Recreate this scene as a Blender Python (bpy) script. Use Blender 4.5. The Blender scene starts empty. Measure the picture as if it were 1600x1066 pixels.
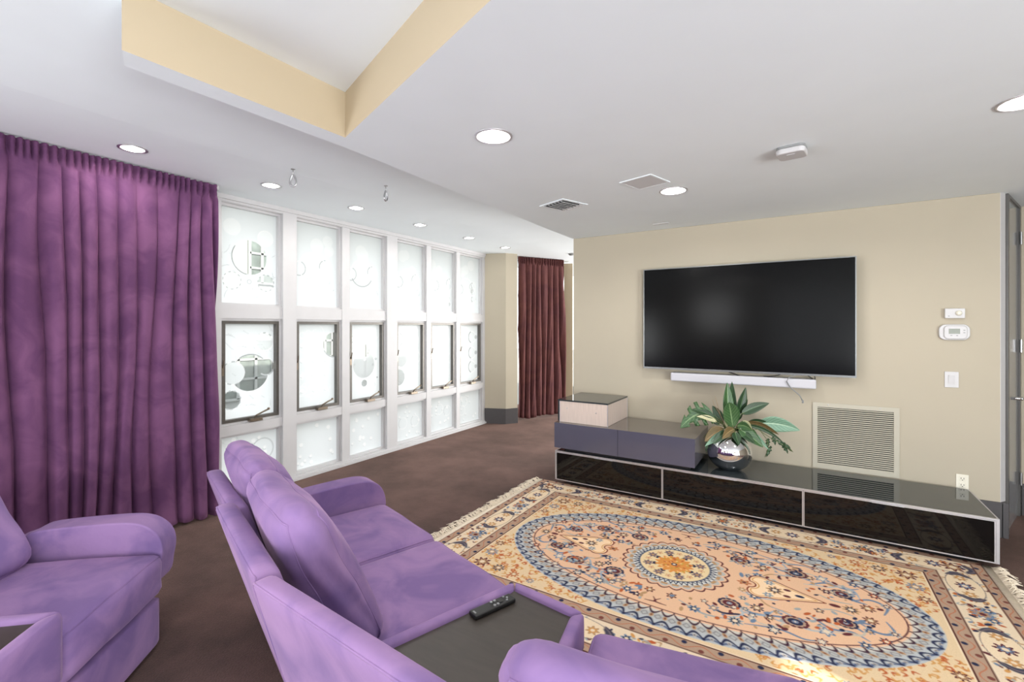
import bpy, bmesh, math, random
import numpy as np
from mathutils import Vector, Matrix
rnd = random.Random(7)
SC = bpy.context.scene
COL = SC.collection
PI = math.pi

# ------------------------------------------------------------------ camera, world, sun, daylight, fill lamps, exposure
cam_d = bpy.data.cameras.new('camera')
cam_d.lens = 730.0 / 1600.0 * 36.0
cam_d.sensor_width = 36.0
cam_d.shift_y = -22.0 / 1600.0
cam_d.clip_start = 0.05
cam = bpy.data.objects.new('camera', cam_d)
COL.objects.link(cam)
cam.location = (0, 0, 1.5)
cam.rotation_euler = (PI / 2, 0, math.radians(32))
SC.camera = cam

SC.view_settings.view_transform = 'Standard'
SC.view_settings.look = 'None'
SC.view_settings.gamma = 1.0
SC.view_settings.use_curve_mapping = False
SC.view_settings.exposure = 0.16
SC.cycles.use_denoising = True
SC.cycles.max_bounces = 10
SC.cycles.diffuse_bounces = 5
SC.cycles.glossy_bounces = 4
SC.cycles.transmission_bounces = 6
SC.cycles.transparent_max_bounces = 12
SC.cycles.sample_clamp_indirect = 6.0

world = bpy.data.worlds.new('sky')
SC.world = world
world.use_nodes = True
_bg = world.node_tree.nodes['Background']
_bg.inputs['Color'].default_value = (0.93, 0.97, 1.0, 1)
_bg.inputs['Strength'].default_value = 2.5

def lamp(name, kind, loc, energy, color=(1, 1, 1), rot=None, look=None, **kw):
    d = bpy.data.lights.new(name, kind)
    d.energy = energy
    d.color = color
    for k, v in kw.items():
        setattr(d, k, v)
    o = bpy.data.objects.new(name, d)
    COL.objects.link(o)
    o.location = loc
    if look is not None:
        o.rotation_euler = (Vector(look) - Vector(loc)).to_track_quat('-Z', 'Y').to_euler()
    return o

_e = math.radians(26)
_sd = Vector((0.95 * math.cos(_e), -0.312 * math.cos(_e), math.sin(_e)))
lamp('sun', 'SUN', (6, -5, 5), 10.0, (1.0, 0.93, 0.84), look=Vector((6, -5, 5)) - _sd, angle=math.radians(0.6))
# added fill lamps, out of view; the small opening matches the television's reflection
lamp('side_fill', 'AREA', (4.1, -1.0, 0.85), 260, (0.97, 0.99, 1.0), look=(-1.5, -0.9, 3.1), shape='RECTANGLE', size=2.4, size_y=1.5)  # added lamp, aimed upward to brighten the ceiling
lamp('back_fill', 'AREA', (2.3, -3.5, 0.95), 85, (0.97, 0.99, 1.0), look=(-1.2, 1.0, 3.0), shape='RECTANGLE', size=3.0, size_y=1.6)  # added fill behind the camera, kept out of the screen's reflection
lamp('daylight_window_wall_opening', 'AREA', (-4.08, -2.4, 0.9), 105, (0.95, 0.98, 1.0), look=(-3.3, 0.6, 2.0), shape='RECTANGLE', size=1.9, size_y=1.6)  # added to lift the window-side ceiling and rake the curtain folds
lamp('daylight_small_opening', 'AREA', (-1.9, -3.5, 1.85), 14, (1.0, 0.99, 0.98), look=(-1.9, 0, 1.85), shape='RECTANGLE', size=0.8, size_y=0.8)
lamp('far_fill', 'AREA', (-0.4, 9.0, 1.0), 230, (1.0, 0.97, 0.93), look=(-3.3, 4.0, 2.9), shape='RECTANGLE', size=3.4, size_y=1.8)  # hidden behind the television wall, added to brighten the window-side ceiling

# ------------------------------------------------------------------ small helpers
def s2l(c):
    c = c / 255.0
    return c / 12.92 if c <= 0.04045 else ((c + 0.055) / 1.055) ** 2.4
def rgb(r, g, b):
    return (s2l(r), s2l(g), s2l(b), 1.0)

def new_mat(name):
    m = bpy.data.materials.new(name)
    m.use_nodes = True
    nt = m.node_tree
    return m, nt, nt.nodes['Principled BSDF'], nt.nodes['Material Output']

def mat(name, col, rough=0.5, metal=0.0, spec=0.5, vary=0.0, scale=8.0, bump=0.0, bscale=200.0, emit=None, estr=0.0, coat=0.0, sheen=0.0, sheen_tint=None, stretch=None, detail=3.0):
    """Principled material whose colour varies with object-space noise."""
    m, nt, b, out = new_mat(name)
    N, L = nt.nodes, nt.links
    tc = N.new('ShaderNodeTexCoord')
    src = tc.outputs['Object']
    if stretch:
        mp = N.new('ShaderNodeMapping')
        mp.inputs['Scale'].default_value = stretch
        L.new(src, mp.inputs['Vector'])
        src = mp.outputs['Vector']
    no = N.new('ShaderNodeTexNoise')
    no.inputs['Scale'].default_value = scale
    no.inputs['Detail'].default_value = detail
    L.new(src, no.inputs['Vector'])
    rp = N.new('ShaderNodeValToRGB')
    rp.color_ramp.elements[0].position = 0.3
    rp.color_ramp.elements[1].position = 0.7
    c = Vector(col[:3])
    rp.color_ramp.elements[0].color = (*(c * (1 - vary)), 1)
    rp.color_ramp.elements[1].color = (*[min(1.0, x) for x in c * (1 + vary)], 1)
    L.new(no.outputs['Fac'], rp.inputs['Fac'])
    L.new(rp.outputs['Color'], b.inputs['Base Color'])
    b.inputs['Roughness'].default_value = rough
    b.inputs['Metallic'].default_value = metal
    b.inputs['Specular IOR Level'].default_value = spec
    b.inputs['Coat Weight'].default_value = coat
    if sheen:
        b.inputs['Sheen Weight'].default_value = sheen
        b.inputs['Sheen Roughness'].default_value = 0.35
        if sheen_tint:
            b.inputs['Sheen Tint'].default_value = sheen_tint
    if emit:
        b.inputs['Emission Color'].default_value = emit
        b.inputs['Emission Strength'].default_value = estr
    if bump:
        n2 = N.new('ShaderNodeTexNoise')
        n2.inputs['Scale'].default_value = bscale
        n2.inputs['Detail'].default_value = 2.0
        L.new(src, n2.inputs['Vector'])
        bp = N.new('ShaderNodeBump')
        bp.inputs['Strength'].default_value = bump
        bp.inputs['Distance'].default_value = 0.01
        L.new(n2.outputs['Fac'], bp.inputs['Height'])
        L.new(bp.outputs['Normal'], b.inputs['Normal'])
    return m

def obj(name, verts, faces, m, parent=None, smooth=False, bevel=0.0, seg=3, mat_idx=None, sub=0, angle=0.6):
    me = bpy.data.meshes.new(name)
    me.from_pydata([tuple(v) for v in verts], [], [tuple(f) for f in faces])
    me.validate()
    ms = m if isinstance(m, (list, tuple)) else [m]
    for x in ms:
        me.materials.append(x)
    if mat_idx is not None:
        me.polygons.foreach_set('material_index', np.array(mat_idx, dtype=np.int32))
    if smooth:
        me.polygons.foreach_set('use_smooth', np.ones(len(me.polygons), dtype=bool))
    me.update()
    o = bpy.data.objects.new(name, me)
    COL.objects.link(o)
    if parent is not None:
        o.parent = parent
        if parent.type == 'EMPTY':
            o.matrix_parent_inverse = Matrix.Translation(-Vector(parent.location))
    if bevel:
        md = o.modifiers.new('edge', 'BEVEL')
        md.width = bevel
        md.segments = seg
        md.limit_method = 'ANGLE'
        md.angle_limit = angle
        me.polygons.foreach_set('use_smooth', np.ones(len(me.polygons), dtype=bool))
        wn = o.modifiers.new('normals', 'WEIGHTED_NORMAL')
        wn.keep_sharp = True
    if sub:
        md = o.modifiers.new('sub', 'SUBSURF')
        md.levels = md.render_levels = sub
    return o

class MB:
    """collects shapes for one mesh"""
    def __init__(s):
        s.v = []
        s.f = []
        s.mi = []
    def add(s, v, f, mi=0):
        n = len(s.v)
        s.v += [tuple(x) for x in v]
        s.f += [tuple(i + n for i in x) for x in f]
        s.mi += [mi] * len(f)
        return s
    def box(s, lo, hi, mi=0, M=None):
        x0, y0, z0 = lo
        x1, y1, z1 = hi
        v = [(x0, y0, z0), (x1, y0, z0), (x1, y1, z0), (x0, y1, z0), (x0, y0, z1), (x1, y0, z1), (x1, y1, z1), (x0, y1, z1)]
        if M is not None:
            v = [M @ Vector(p) for p in v]
        f = [(0, 3, 2, 1), (4, 5, 6, 7), (0, 1, 5, 4), (1, 2, 6, 5), (2, 3, 7, 6), (3, 0, 4, 7)]
        return s.add(v, f, mi)
    def prism(s, poly, z0, z1, mi=0, M=None):
        """polygon in xy, extruded in z"""
        n = len(poly)
        a = sum(poly[i][0] * poly[(i + 1) % n][1] - poly[(i + 1) % n][0] * poly[i][1] for i in range(n))
        if a < 0:
            poly = poly[::-1]
        v = [(x, y, z0) for x, y in poly] + [(x, y, z1) for x, y in poly]
        if M is not None:
            v = [M @ Vector(p) for p in v]
        f = [tuple(range(n - 1, -1, -1)), tuple(range(n, 2 * n))]
        for i in range(n):
            j = (i + 1) % n
            f.append((i, j, n + j, n + i))
        return s.add(v, f, mi)
    def lathe(s, prof, n=32, mi=0, M=None, close=False, cap=True):
        v = []
        f = []
        for r, z in prof:
            for k in range(n):
                a = 2 * PI * k / n
                v.append((r * math.cos(a), r * math.sin(a), z))
        m = len(prof)
        for i in range(m - 1 if not close else m):
            i2 = (i + 1) % m
            for k in range(n):
                k2 = (k + 1) % n
                f.append((i * n + k, i * n + k2, i2 * n + k2, i2 * n + k))
        if not close and cap:
            if prof[0][0] > 1e-6:
                f.append(tuple(range(n - 1, -1, -1)))
            if prof[-1][0] > 1e-6:
                f.append(tuple((m - 1) * n + k for k in range(n)))
        if M is not None:
            v = [M @ Vector(p) for p in v]
        return s.add(v, f, mi)
    def tube(s, pts, r, n=8, mi=0, closed=False):
        pts = [Vector(p) for p in pts]
        m = len(pts)
        v = []
        f = []
        up = Vector((0.13, 0.21, 0.97)).normalized()
        for i, p in enumerate(pts):
            a = pts[(i - 1) % m] if (closed or i > 0) else p
            b = pts[(i + 1) % m] if (closed or i < m - 1) else p
            t = (b - a).normalized()
            e1 = t.cross(up)
            if e1.length < 1e-4:
                e1 = t.cross(Vector((1, 0, 0)))
            e1.normalize()
            e2 = t.cross(e1)
            rr = r[i] if isinstance(r, (list, tuple)) else r
            for k in range(n):
                q = 2 * PI * k / n
                v.append(p + e1 * rr * math.cos(q) + e2 * rr * math.sin(q))
        for i in range(m if closed else m - 1):
            i2 = (i + 1) % m
            for k in range(n):
                k2 = (k + 1) % n
                f.append((i * n + k, i * n + k2, i2 * n + k2, i2 * n + k))
        if not closed:
            f.append(tuple(range(n - 1, -1, -1)))
            f.append(tuple((m - 1) * n + k for k in range(n)))
        return s.add(v, f, mi)
    def build(s, name, m, parent=None, **kw):
        return obj(name, s.v, s.f, m, parent, mat_idx=s.mi, **kw)

def rim(mb, axis, u0, u1, v0, v1, d0, d1, wl, wr, wb, wt):
    """four bars round an opening in the plane across axis (u sideways, v up), meeting without overlap"""
    for a, b_, c, d in ((u0, u0 + wl, v0, v1), (u1 - wr, u1, v0, v1), (u0 + wl, u1 - wr, v0, v0 + wb), (u0 + wl, u1 - wr, v1 - wt, v1)):
        if axis == 'x':
            mb.box((d0, a, c), (d1, b_, d))
        else:
            mb.box((a, d0, c), (b_, d1, d))
    return mb

def thing(name, label, cat, loc=(0, 0, 0), group=None):
    o = bpy.data.objects.new(name, None)
    COL.objects.link(o)
    o.empty_display_size = 0.1
    o.location = loc
    o['label'] = label
    o['category'] = cat
    if group:
        o['group'] = group
    return o

def tag(o, label, cat, group=None, kind=None):
    o['label'] = label
    o['category'] = cat
    if group:
        o['group'] = group
    if kind:
        o['kind'] = kind
    return o

def struct(o, label, cat, group=None):
    return tag(o, label, cat, group, 'structure')

def noise1(x, seed=0):
    """smooth 1-d noise on arrays, about -1..1"""
    r = np.random.RandomState(seed)
    t = r.uniform(-1, 1, 4096)
    xi = np.floor(x).astype(int)
    f = x - xi
    f = f * f * (3 - 2 * f)
    return t[xi % 4096] * (1 - f) + t[(xi + 1) % 4096] * f

def soft_block(name, corners, r, puff, m, parent, n=(14, 14, 14), wob=0.0, seed=1, piping=None):
    """A cushion: eight corners (bottom 0-3 counter-clockwise from above, top 4-7), rounded edges of radius r (metres),
    each face pair (u, v, w) bulging outwards by puff."""
    C = np.array([tuple(c) for c in corners], dtype=float)
    e = [np.linalg.norm(C[1] - C[0] + C[5] - C[4] + C[2] - C[3] + C[6] - C[7]) / 4, np.linalg.norm(C[3] - C[0] + C[7] - C[4] + C[2] - C[1] + C[6] - C[5]) / 4,
         np.linalg.norm(C[4] - C[0] + C[5] - C[1] + C[6] - C[2] + C[7] - C[3]) / 4]
    idx = {}
    P = []
    F = []
    def grid(k):
        # denser near the edges
        t = np.linspace(0, 1, n[k] + 1)
        return 0.5 - 0.5 * np.cos(t * PI) * (0.55 + 0.45 * np.abs(np.cos(t * PI)))
    G = [grid(k) for k in range(3)]
    def vid(i, j, k):
        key = (i, j, k)
        if key not in idx:
            idx[key] = len(P)
            P.append((G[0][i], G[1][j], G[2][k]))
        return idx[key]
    a, b, c = n
    for i in range(a):
        for j in range(b):
            F.append((vid(i, j, 0), vid(i, j + 1, 0), vid(i + 1, j + 1, 0), vid(i + 1, j, 0)))
            F.append((vid(i, j, c), vid(i + 1, j, c), vid(i + 1, j + 1, c), vid(i, j + 1, c)))
    for i in range(a):
        for k in range(c):
            F.append((vid(i, 0, k), vid(i + 1, 0, k), vid(i + 1, 0, k + 1), vid(i, 0, k + 1)))
            F.append((vid(i, b, k), vid(i, b, k + 1), vid(i + 1, b, k + 1), vid(i + 1, b, k)))
    for j in range(b):
        for k in range(c):
            F.append((vid(0, j, k), vid(0, j, k + 1), vid(0, j + 1, k + 1), vid(0, j + 1, k)))
            F.append((vid(a, j, k), vid(a, j + 1, k), vid(a, j + 1, k + 1), vid(a, j, k + 1)))
    P = np.array(P)
    E = np.array(e)
    X = (P - 0.5) * E                       # metric box
    rr = min(r, 0.49 * E.min())
    inner = np.clip(X, -(E / 2 - rr), E / 2 - rr)
    d = X - inner
    L = np.linalg.norm(d, axis=1, keepdims=True)
    X = inner + np.where(L > 1e-9, d / np.maximum(L, 1e-9) * np.minimum(L, rr), 0)
    Q = X / E + 0.5
    for k in range(3):
        o1, o2 = [q for q in range(3) if q != k]
        w = np.sin(PI * np.clip(P[:, o1], 0, 1)) ** 0.7 * np.sin(PI * np.clip(P[:, o2], 0, 1)) ** 0.7
        Q[:, k] += (Q[:, k] - 0.5) * 2 * w * puff[k] / E[k]
    if wob:
        for k in range(3):
            Q[:, k] += wob / E[k] * (noise1(P[:, (k + 1) % 3] * 4.3 + P[:, (k + 2) % 3] * 3.1 + seed * 17, seed + k))
    u, v, w = Q[:, 0:1], Q[:, 1:2], Q[:, 2:3]
    V = ((1 - u) * (1 - v) * (1 - w) * C[0] + u * (1 - v) * (1 - w) * C[1] + u * v * (1 - w) * C[2] + (1 - u) * v * (1 - w) * C[3]
         + (1 - u) * (1 - v) * w * C[4] + u * (1 - v) * w * C[5] + u * v * w * C[6] + (1 - u) * v * w * C[7])
    o = obj(name, V.tolist(), F, m, parent, smooth=True)
    if piping:
        ax, sides = piping
        for sd in sides:
            p_, q_ = [k for k in range(3) if k != ax]
            lp = []
            for (fx, fy) in ((0, 0), (1, 0), (1, 1), (0, 1)):
                N_ = n[p_] if fx == fy else n[q_]
                for t in range(N_):
                    key = [0, 0, 0]
                    key[ax] = n[ax] * sd
                    if (fx, fy) == (0, 0): key[p_], key[q_] = t, 0
                    elif (fx, fy) == (1, 0): key[p_], key[q_] = n[p_], t
                    elif (fx, fy) == (1, 1): key[p_], key[q_] = n[p_] - t, n[q_]
                    else: key[p_], key[q_] = 0, n[q_] - t
                    lp.append(V[idx[tuple(key)]])
            MB().tube(lp, 0.0032, 6, closed=True).build('piping', m, o, smooth=True)
    return o

# ------------------------------------------------------------------ materials
M_ceil = mat('ceiling_paint', rgb(234, 241, 244), 0.9, vary=0.012, scale=3)
M_beige = mat('beige_wall_paint', rgb(184, 175, 156), 0.75, vary=0.015, scale=2.5, bump=0.03, bscale=300)
M_gold = mat('warm_beige_paint', rgb(188, 173, 147), 0.75, vary=0.012, scale=2.5)
M_whitewood = mat('white_painted_wood', rgb(200, 199, 200), 0.45, vary=0.015, scale=10)
M_base = mat('dark_grey_skirting', rgb(72, 69, 71), 0.5, vary=0.04, scale=20)
M_bronze = mat('bronze_aluminium', rgb(104, 101, 97), 0.4, 0.6, vary=0.08, scale=40)
M_brass = mat('aged_bronze_metal', rgb(140, 128, 114), 0.35, 0.85, vary=0.08, scale=60)
M_chrome = mat('polished_chrome', rgb(236, 236, 238), 0.035, 1.0, vary=0.01)
M_steel = mat('brushed_steel', rgb(190, 190, 192), 0.3, 1.0, vary=0.05, scale=60)
M_alu = mat('satin_aluminium', rgb(206, 204, 208), 0.35, 0.7, vary=0.03, scale=50)
M_blackglass = mat('black_glass', (0.005, 0.0045, 0.0045, 1), 0.04, 0, 0.36, vary=0.1)
M_topglass = mat('smoked_glass_top', rgb(52, 58, 61), 0.03, 0, 0.5, vary=0.02)
M_greygloss = mat('grey_violet_gloss_lacquer', rgb(84, 83, 99), 0.1, 0, 0.5, vary=0.02, coat=0.2)
M_greytop = mat('taupe_glass_top', rgb(104, 98, 92), 0.05, 0, 0.8, vary=0.02)
M_darkbody = mat('dark_lacquer', rgb(24, 24, 28), 0.3, vary=0.1)
M_palewood = mat('pale_oak_laminate', rgb(206, 190, 180), 0.5, vary=0.07, scale=14, stretch=(8, 8, 0.5))
M_bezel = mat('dark_steel_bezel', rgb(128, 130, 130), 0.3, 0.8, vary=0.05, scale=60)
M_screen = mat('black_screen', (0.0025, 0.0025, 0.003, 1), 0.17, 0, 0.12, vary=0.05)
M_plastic_w = mat('white_plastic', rgb(202, 201, 202), 0.35, vary=0.01)
M_plastic_i = mat('ivory_plastic', rgb(234, 230, 214), 0.4, vary=0.01)
M_plastic_b = mat('black_plastic', rgb(24, 24, 24), 0.4, vary=0.05)
M_plastic_g = mat('grey_plastic', rgb(140, 142, 142), 0.4, vary=0.03)
M_grille = mat('cream_grille_paint', rgb(188, 183, 167), 0.5, vary=0.01)
M_fabric_w = mat('white_speaker_cloth', rgb(200, 200, 207), 0.6, vary=0.02, scale=300)
M_lcd = mat('grey_green_display', rgb(128, 134, 122), 0.25, vary=0.02)
M_dark = mat('dark_void', rgb(20, 20, 20), 0.8, vary=0.05)
M_doorgrey = mat('grey_door_paint', rgb(140, 141, 143), 0.15, vary=0.02, scale=10)
M_framegrey = mat('dark_grey_frame_paint', rgb(96, 95, 93), 0.35, vary=0.03)
M_bulb = mat('lit_bulb', (1, 1, 1, 1), 0.5, emit=(1.0, 0.95, 0.88, 1), estr=2.2)
M_reflector = mat('ribbed_reflector', rgb(238, 238, 238), 0.25, 0.3, vary=0.02, scale=30)
M_tray = mat('espresso_laminate', rgb(58, 52, 47), 0.4, vary=0.12, scale=10, stretch=(1, 6, 1))
M_ext = mat('white_stucco', rgb(148, 150, 149), 0.9, vary=0.02, scale=5)
M_extglass = mat('neighbour_window_glass', rgb(96, 104, 100), 0.25, vary=0.3, scale=6, detail=5)
M_extground = mat('pale_paving', rgb(132, 132, 128), 0.9, vary=0.05, scale=2)
M_soil = mat('dark_moss', rgb(46, 40, 32), 0.9, vary=0.3, scale=30)

def suede(name, c0, c1, sheen_tint):
    m, nt, b, out = new_mat(name)
    N, L = nt.nodes, nt.links
    tc = N.new('ShaderNodeTexCoord')
    n1 = N.new('ShaderNodeTexNoise')
    n1.inputs['Scale'].default_value = 4.5
    n1.inputs['Detail'].default_value = 5
    n1.inputs['Distortion'].default_value = 0.9
    L.new(tc.outputs['Object'], n1.inputs['Vector'])
    rp = N.new('ShaderNodeValToRGB')
    rp.color_ramp.elements[0].position = 0.36
    rp.color_ramp.elements[1].position = 0.64
    rp.color_ramp.elements[0].color = c0
    rp.color_ramp.elements[1].color = c1
    L.new(n1.outputs['Fac'], rp.inputs['Fac'])
    L.new(rp.outputs['Color'], b.inputs['Base Color'])
    b.inputs['Roughness'].default_value = 0.85
    b.inputs['Specular IOR Level'].default_value = 0.15
    b.inputs['Sheen Weight'].default_value = 0.25
    b.inputs['Sheen Roughness'].default_value = 0.4
    b.inputs['Sheen Tint'].default_value = sheen_tint
    n2 = N.new('ShaderNodeTexNoise')
    n2.inputs['Scale'].default_value = 14
    n2.inputs['Detail'].default_value = 4
    L.new(tc.outputs['Object'], n2.inputs['Vector'])
    bp = N.new('ShaderNodeBump')
    bp.inputs['Strength'].default_value = 0.12
    bp.inputs['Distance'].default_value = 0.02
    L.new(n2.outputs['Fac'], bp.inputs['Height'])
    L.new(bp.outputs['Normal'], b.inputs['Normal'])
    return m
M_suede = suede('lilac_suede', rgb(116, 94, 140), rgb(145, 116, 158), rgb(225, 190, 215))
M_velvet = suede('plum_velvet', rgb(90, 56, 90), rgb(112, 73, 107), rgb(215, 150, 190))
M_velvet2 = suede('maroon_velvet', rgb(88, 54, 56), rgb(100, 62, 60), rgb(190, 130, 120))

def carpet_mat():
    m, nt, b, out = new_mat('brown_carpet')
    N, L = nt.nodes, nt.links
    tc = N.new('ShaderNodeTexCoord')
    n1 = N.new('ShaderNodeTexNoise')
    n1.inputs['Scale'].default_value = 1.6
    n1.inputs['Detail'].default_value = 6
    n1.inputs['Roughness'].default_value = 0.65
    L.new(tc.outputs['Object'], n1.inputs['Vector'])
    rp = N.new('ShaderNodeValToRGB')
    rp.color_ramp.elements[0].position = 0.3
    rp.color_ramp.elements[1].position = 0.72
    rp.color_ramp.elements[0].color = rgb(64, 54, 52)
    rp.color_ramp.elements[1].color = rgb(116, 92, 86)
    L.new(n1.outputs['Fac'], rp.inputs['Fac'])
    n3 = N.new('ShaderNodeTexNoise')
    n3.inputs['Scale'].default_value = 120
    n3.inputs['Detail'].default_value = 3
    L.new(tc.outputs['Object'], n3.inputs['Vector'])
    mx = N.new('ShaderNodeMix')
    mx.data_type = 'RGBA'
    mx.blend_type = 'MULTIPLY'
    mx.inputs['Factor'].default_value = 0.55
    L.new(rp.outputs['Color'], mx.inputs['A'])
    rp2 = N.new('ShaderNodeValToRGB')
    rp2.color_ramp.elements[0].position = 0.3
    rp2.color_ramp.elements[1].position = 0.7
    rp2.color_ramp.elements[0].color = (0.55, 0.55, 0.55, 1)
    rp2.color_ramp.elements[1].color = (1, 1, 1, 1)
    L.new(n3.outputs['Fac'], rp2.inputs['Fac'])
    L.new(rp2.outputs['Color'], mx.inputs['B'])
    L.new(mx.outputs['Result'], b.inputs['Base Color'])
    b.inputs['Roughness'].default_value = 0.95
    b.inputs['Specular IOR Level'].default_value = 0.1
    b.inputs['Sheen Weight'].default_value = 0.25
    b.inputs['Sheen Tint'].default_value = rgb(200, 165, 150)
    bp = N.new('ShaderNodeBump')
    bp.inputs['Strength'].default_value = 0.5
    bp.inputs['Distance'].default_value = 0.01
    L.new(n3.outputs['Fac'], bp.inputs['Height'])
    L.new(bp.outputs['Normal'], b.inputs['Normal'])
    return m
M_carpet = carpet_mat()

def attr_mat(name, attr, rough=0.95):
    m, nt, b, out = new_mat(name)
    N, L = nt.nodes, nt.links
    a = N.new('ShaderNodeVertexColor')
    a.layer_name = attr
    tc = N.new('ShaderNodeTexCoord')
    n1 = N.new('ShaderNodeTexNoise')
    n1.inputs['Scale'].default_value = 160
    L.new(tc.outputs['Object'], n1.inputs['Vector'])
    rp = N.new('ShaderNodeValToRGB')
    rp.color_ramp.elements[0].color = (0.86, 0.86, 0.86, 1)
    rp.color_ramp.elements[1].color = (1.1, 1.1, 1.1, 1)
    L.new(n1.outputs['Fac'], rp.inputs['Fac'])
    mx = N.new('ShaderNodeMix')
    mx.data_type = 'RGBA'
    mx.blend_type = 'MULTIPLY'
    mx.inputs['Factor'].default_value = 1.0
    L.new(a.outputs['Color'], mx.inputs['A'])
    L.new(rp.outputs['Color'], mx.inputs['B'])
    L.new(mx.outputs['Result'], b.inputs['Base Color'])
    b.inputs['Roughness'].default_value = rough
    b.inputs['Specular IOR Level'].default_value = 0.1
    bp = N.new('ShaderNodeBump')
    bp.inputs['Strength'].default_value = 0.25
    bp.inputs['Distance'].default_value = 0.004
    L.new(n1.outputs['Fac'], bp.inputs['Height'])
    L.new(bp.outputs['Normal'], b.inputs['Normal'])
    return m

def frosted_mat():
    """etched glass: frosted (translucent) where the attribute is black, clear where red, grey scratched where green, denser white where blue"""
    m, nt, b, out = new_mat('etched_glass')
    N, L = nt.nodes, nt.links
    a = N.new('ShaderNodeVertexColor')
    a.layer_name = 'etch'
    sp = N.new('ShaderNodeSeparateColor')
    L.new(a.outputs['Color'], sp.inputs['Color'])
    tr = N.new('ShaderNodeBsdfTranslucent')
    df = N.new('ShaderNodeBsdfDiffuse')
    df.inputs['Color'].default_value = (0.8, 0.84, 0.86, 1)
    c1 = N.new('ShaderNodeMix')
    c1.data_type = 'RGBA'
    c1.inputs['A'].default_value = (0.86, 0.885, 0.895, 1)
    c1.inputs['B'].default_value = (0.07, 0.08, 0.08, 1)
    L.new(sp.outputs['Green'], c1.inputs['Factor'])
    c2 = N.new('ShaderNodeMix')
    c2.data_type = 'RGBA'
    c2.inputs['B'].default_value = (1, 1, 1, 1)
    L.new(c1.outputs['Result'], c2.inputs['A'])
    L.new(sp.outputs['Blue'], c2.inputs['Factor'])
    L.new(c2.outputs['Result'], tr.inputs['Color'])
    mxd = N.new('ShaderNodeMixShader')
    mxd.inputs['Fac'].default_value = 0.12
    L.new(tr.outputs['BSDF'], mxd.inputs[1])
    L.new(df.outputs['BSDF'], mxd.inputs[2])
    tp = N.new('ShaderNodeBsdfTransparent')
    tp.inputs['Color'].default_value = (0.9, 0.93, 0.91, 1)
    mx = N.new('ShaderNodeMixShader')
    L.new(sp.outputs['Red'], mx.inputs['Fac'])
    L.new(mxd.outputs['Shader'], mx.inputs[1])
    L.new(tp.outputs['BSDF'], mx.inputs[2])
    gl = N.new('ShaderNodeBsdfGlossy')
    gl.inputs['Roughness'].default_value = 0.25
    fr = N.new('ShaderNodeFresnel')
    fr.inputs['IOR'].default_value = 1.35
    mx2 = N.new('ShaderNodeMixShader')
    L.new(fr.outputs['Fac'], mx2.inputs['Fac'])
    L.new(mx.outputs['Shader'], mx2.inputs[1])
    L.new(gl.outputs['BSDF'], mx2.inputs[2])
    L.new(mx2.outputs['Shader'], out.inputs['Surface'])
    nt.nodes.remove(b)
    return m
M_frost = frosted_mat()

# ------------------------------------------------------------------ the room
ZL, ZH = 2.46, 2.69           # lowered and raised ceiling
XW = -4.22                    # window wall face
YT = 4.67                     # television wall face
b = MB().box((-4.7, -3.9, -0.12), (4.7, 9.6, 0.0))
struct(b.build('floor', M_carpet), 'brown cut pile carpet across the whole room', 'floor')

def face_with_holes(outer, holes, zf, up=False):
    bm = bmesh.new()
    edges = []
    def loop(pts):
        vs = [bm.verts.new((x, y, zf(x, y))) for x, y in pts]
        for i in range(len(vs)):
            edges.append(bm.edges.new((vs[i], vs[(i + 1) % len(vs)])))
    loop(outer)
    for h in holes:
        loop(h)
    bmesh.ops.triangle_fill(bm, edges=edges, use_beauty=True, use_dissolve=False)
    bmesh.ops.recalc_face_normals(bm, faces=bm.faces)
    bm.verts.index_update()
    v = [tuple(x.co) for x in bm.verts]
    f = []
    for fc in bm.faces:
        ids = [x.index for x in fc.verts]
        if fc.normal.z > 0 and not up:
            ids = ids[::-1]
        f.append(ids)
    bm.free()
    return v, f
def circle(x, y, r, n=40):
    return [(x + r * math.cos(2 * PI * k / n), y + r * math.sin(2 * PI * k / n)) for k in range(n)]

LIGHTS_LOW = [(-1.325, 1.945), (-0.78, 3.392), (0.80, 2.84)]
LIGHTS_HIGH = [(-3.64, 1.248), (-3.64, 2.163), (-3.64, 3.005), (-3.64, 3.888), (-3.64, 4.786), (-3.64, 5.643)]
R_LOW, R_HIGH = 0.083, 0.066
def zhigh(x, y):
    return 2.64 if x < -3.2 else 2.64 + (ZH - 2.64) * min(1, (x + 3.2) / 1.1)

# raised ceiling: flat strip by the windows, then very gently rising
b = MB()
v, f = face_with_holes([(-4.7, -3.9), (-3.2, -3.9), (-3.2, 9.6), (-4.7, 9.6)], [circle(x, y, R_HIGH) for x, y in LIGHTS_HIGH], zhigh)
b.add(v, f)
b.add([(-3.2, -3.9, 2.64), (-2.1, -3.9, ZH), (-2.1, 9.6, ZH), (-3.2, 9.6, 2.64)], [(0, 1, 2, 3)])
b.add([(-2.1, -3.9, ZH), (4.7, -3.9, ZH), (4.7, 9.6, ZH), (-2.1, 9.6, ZH)], [(0, 1, 2, 3)])
b.box((-4.7, -3.9, 2.84), (4.7, 9.6, 2.95))
struct(b.build('ceiling', M_ceil), 'white raised ceiling over the window side of the room', 'ceiling')

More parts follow.
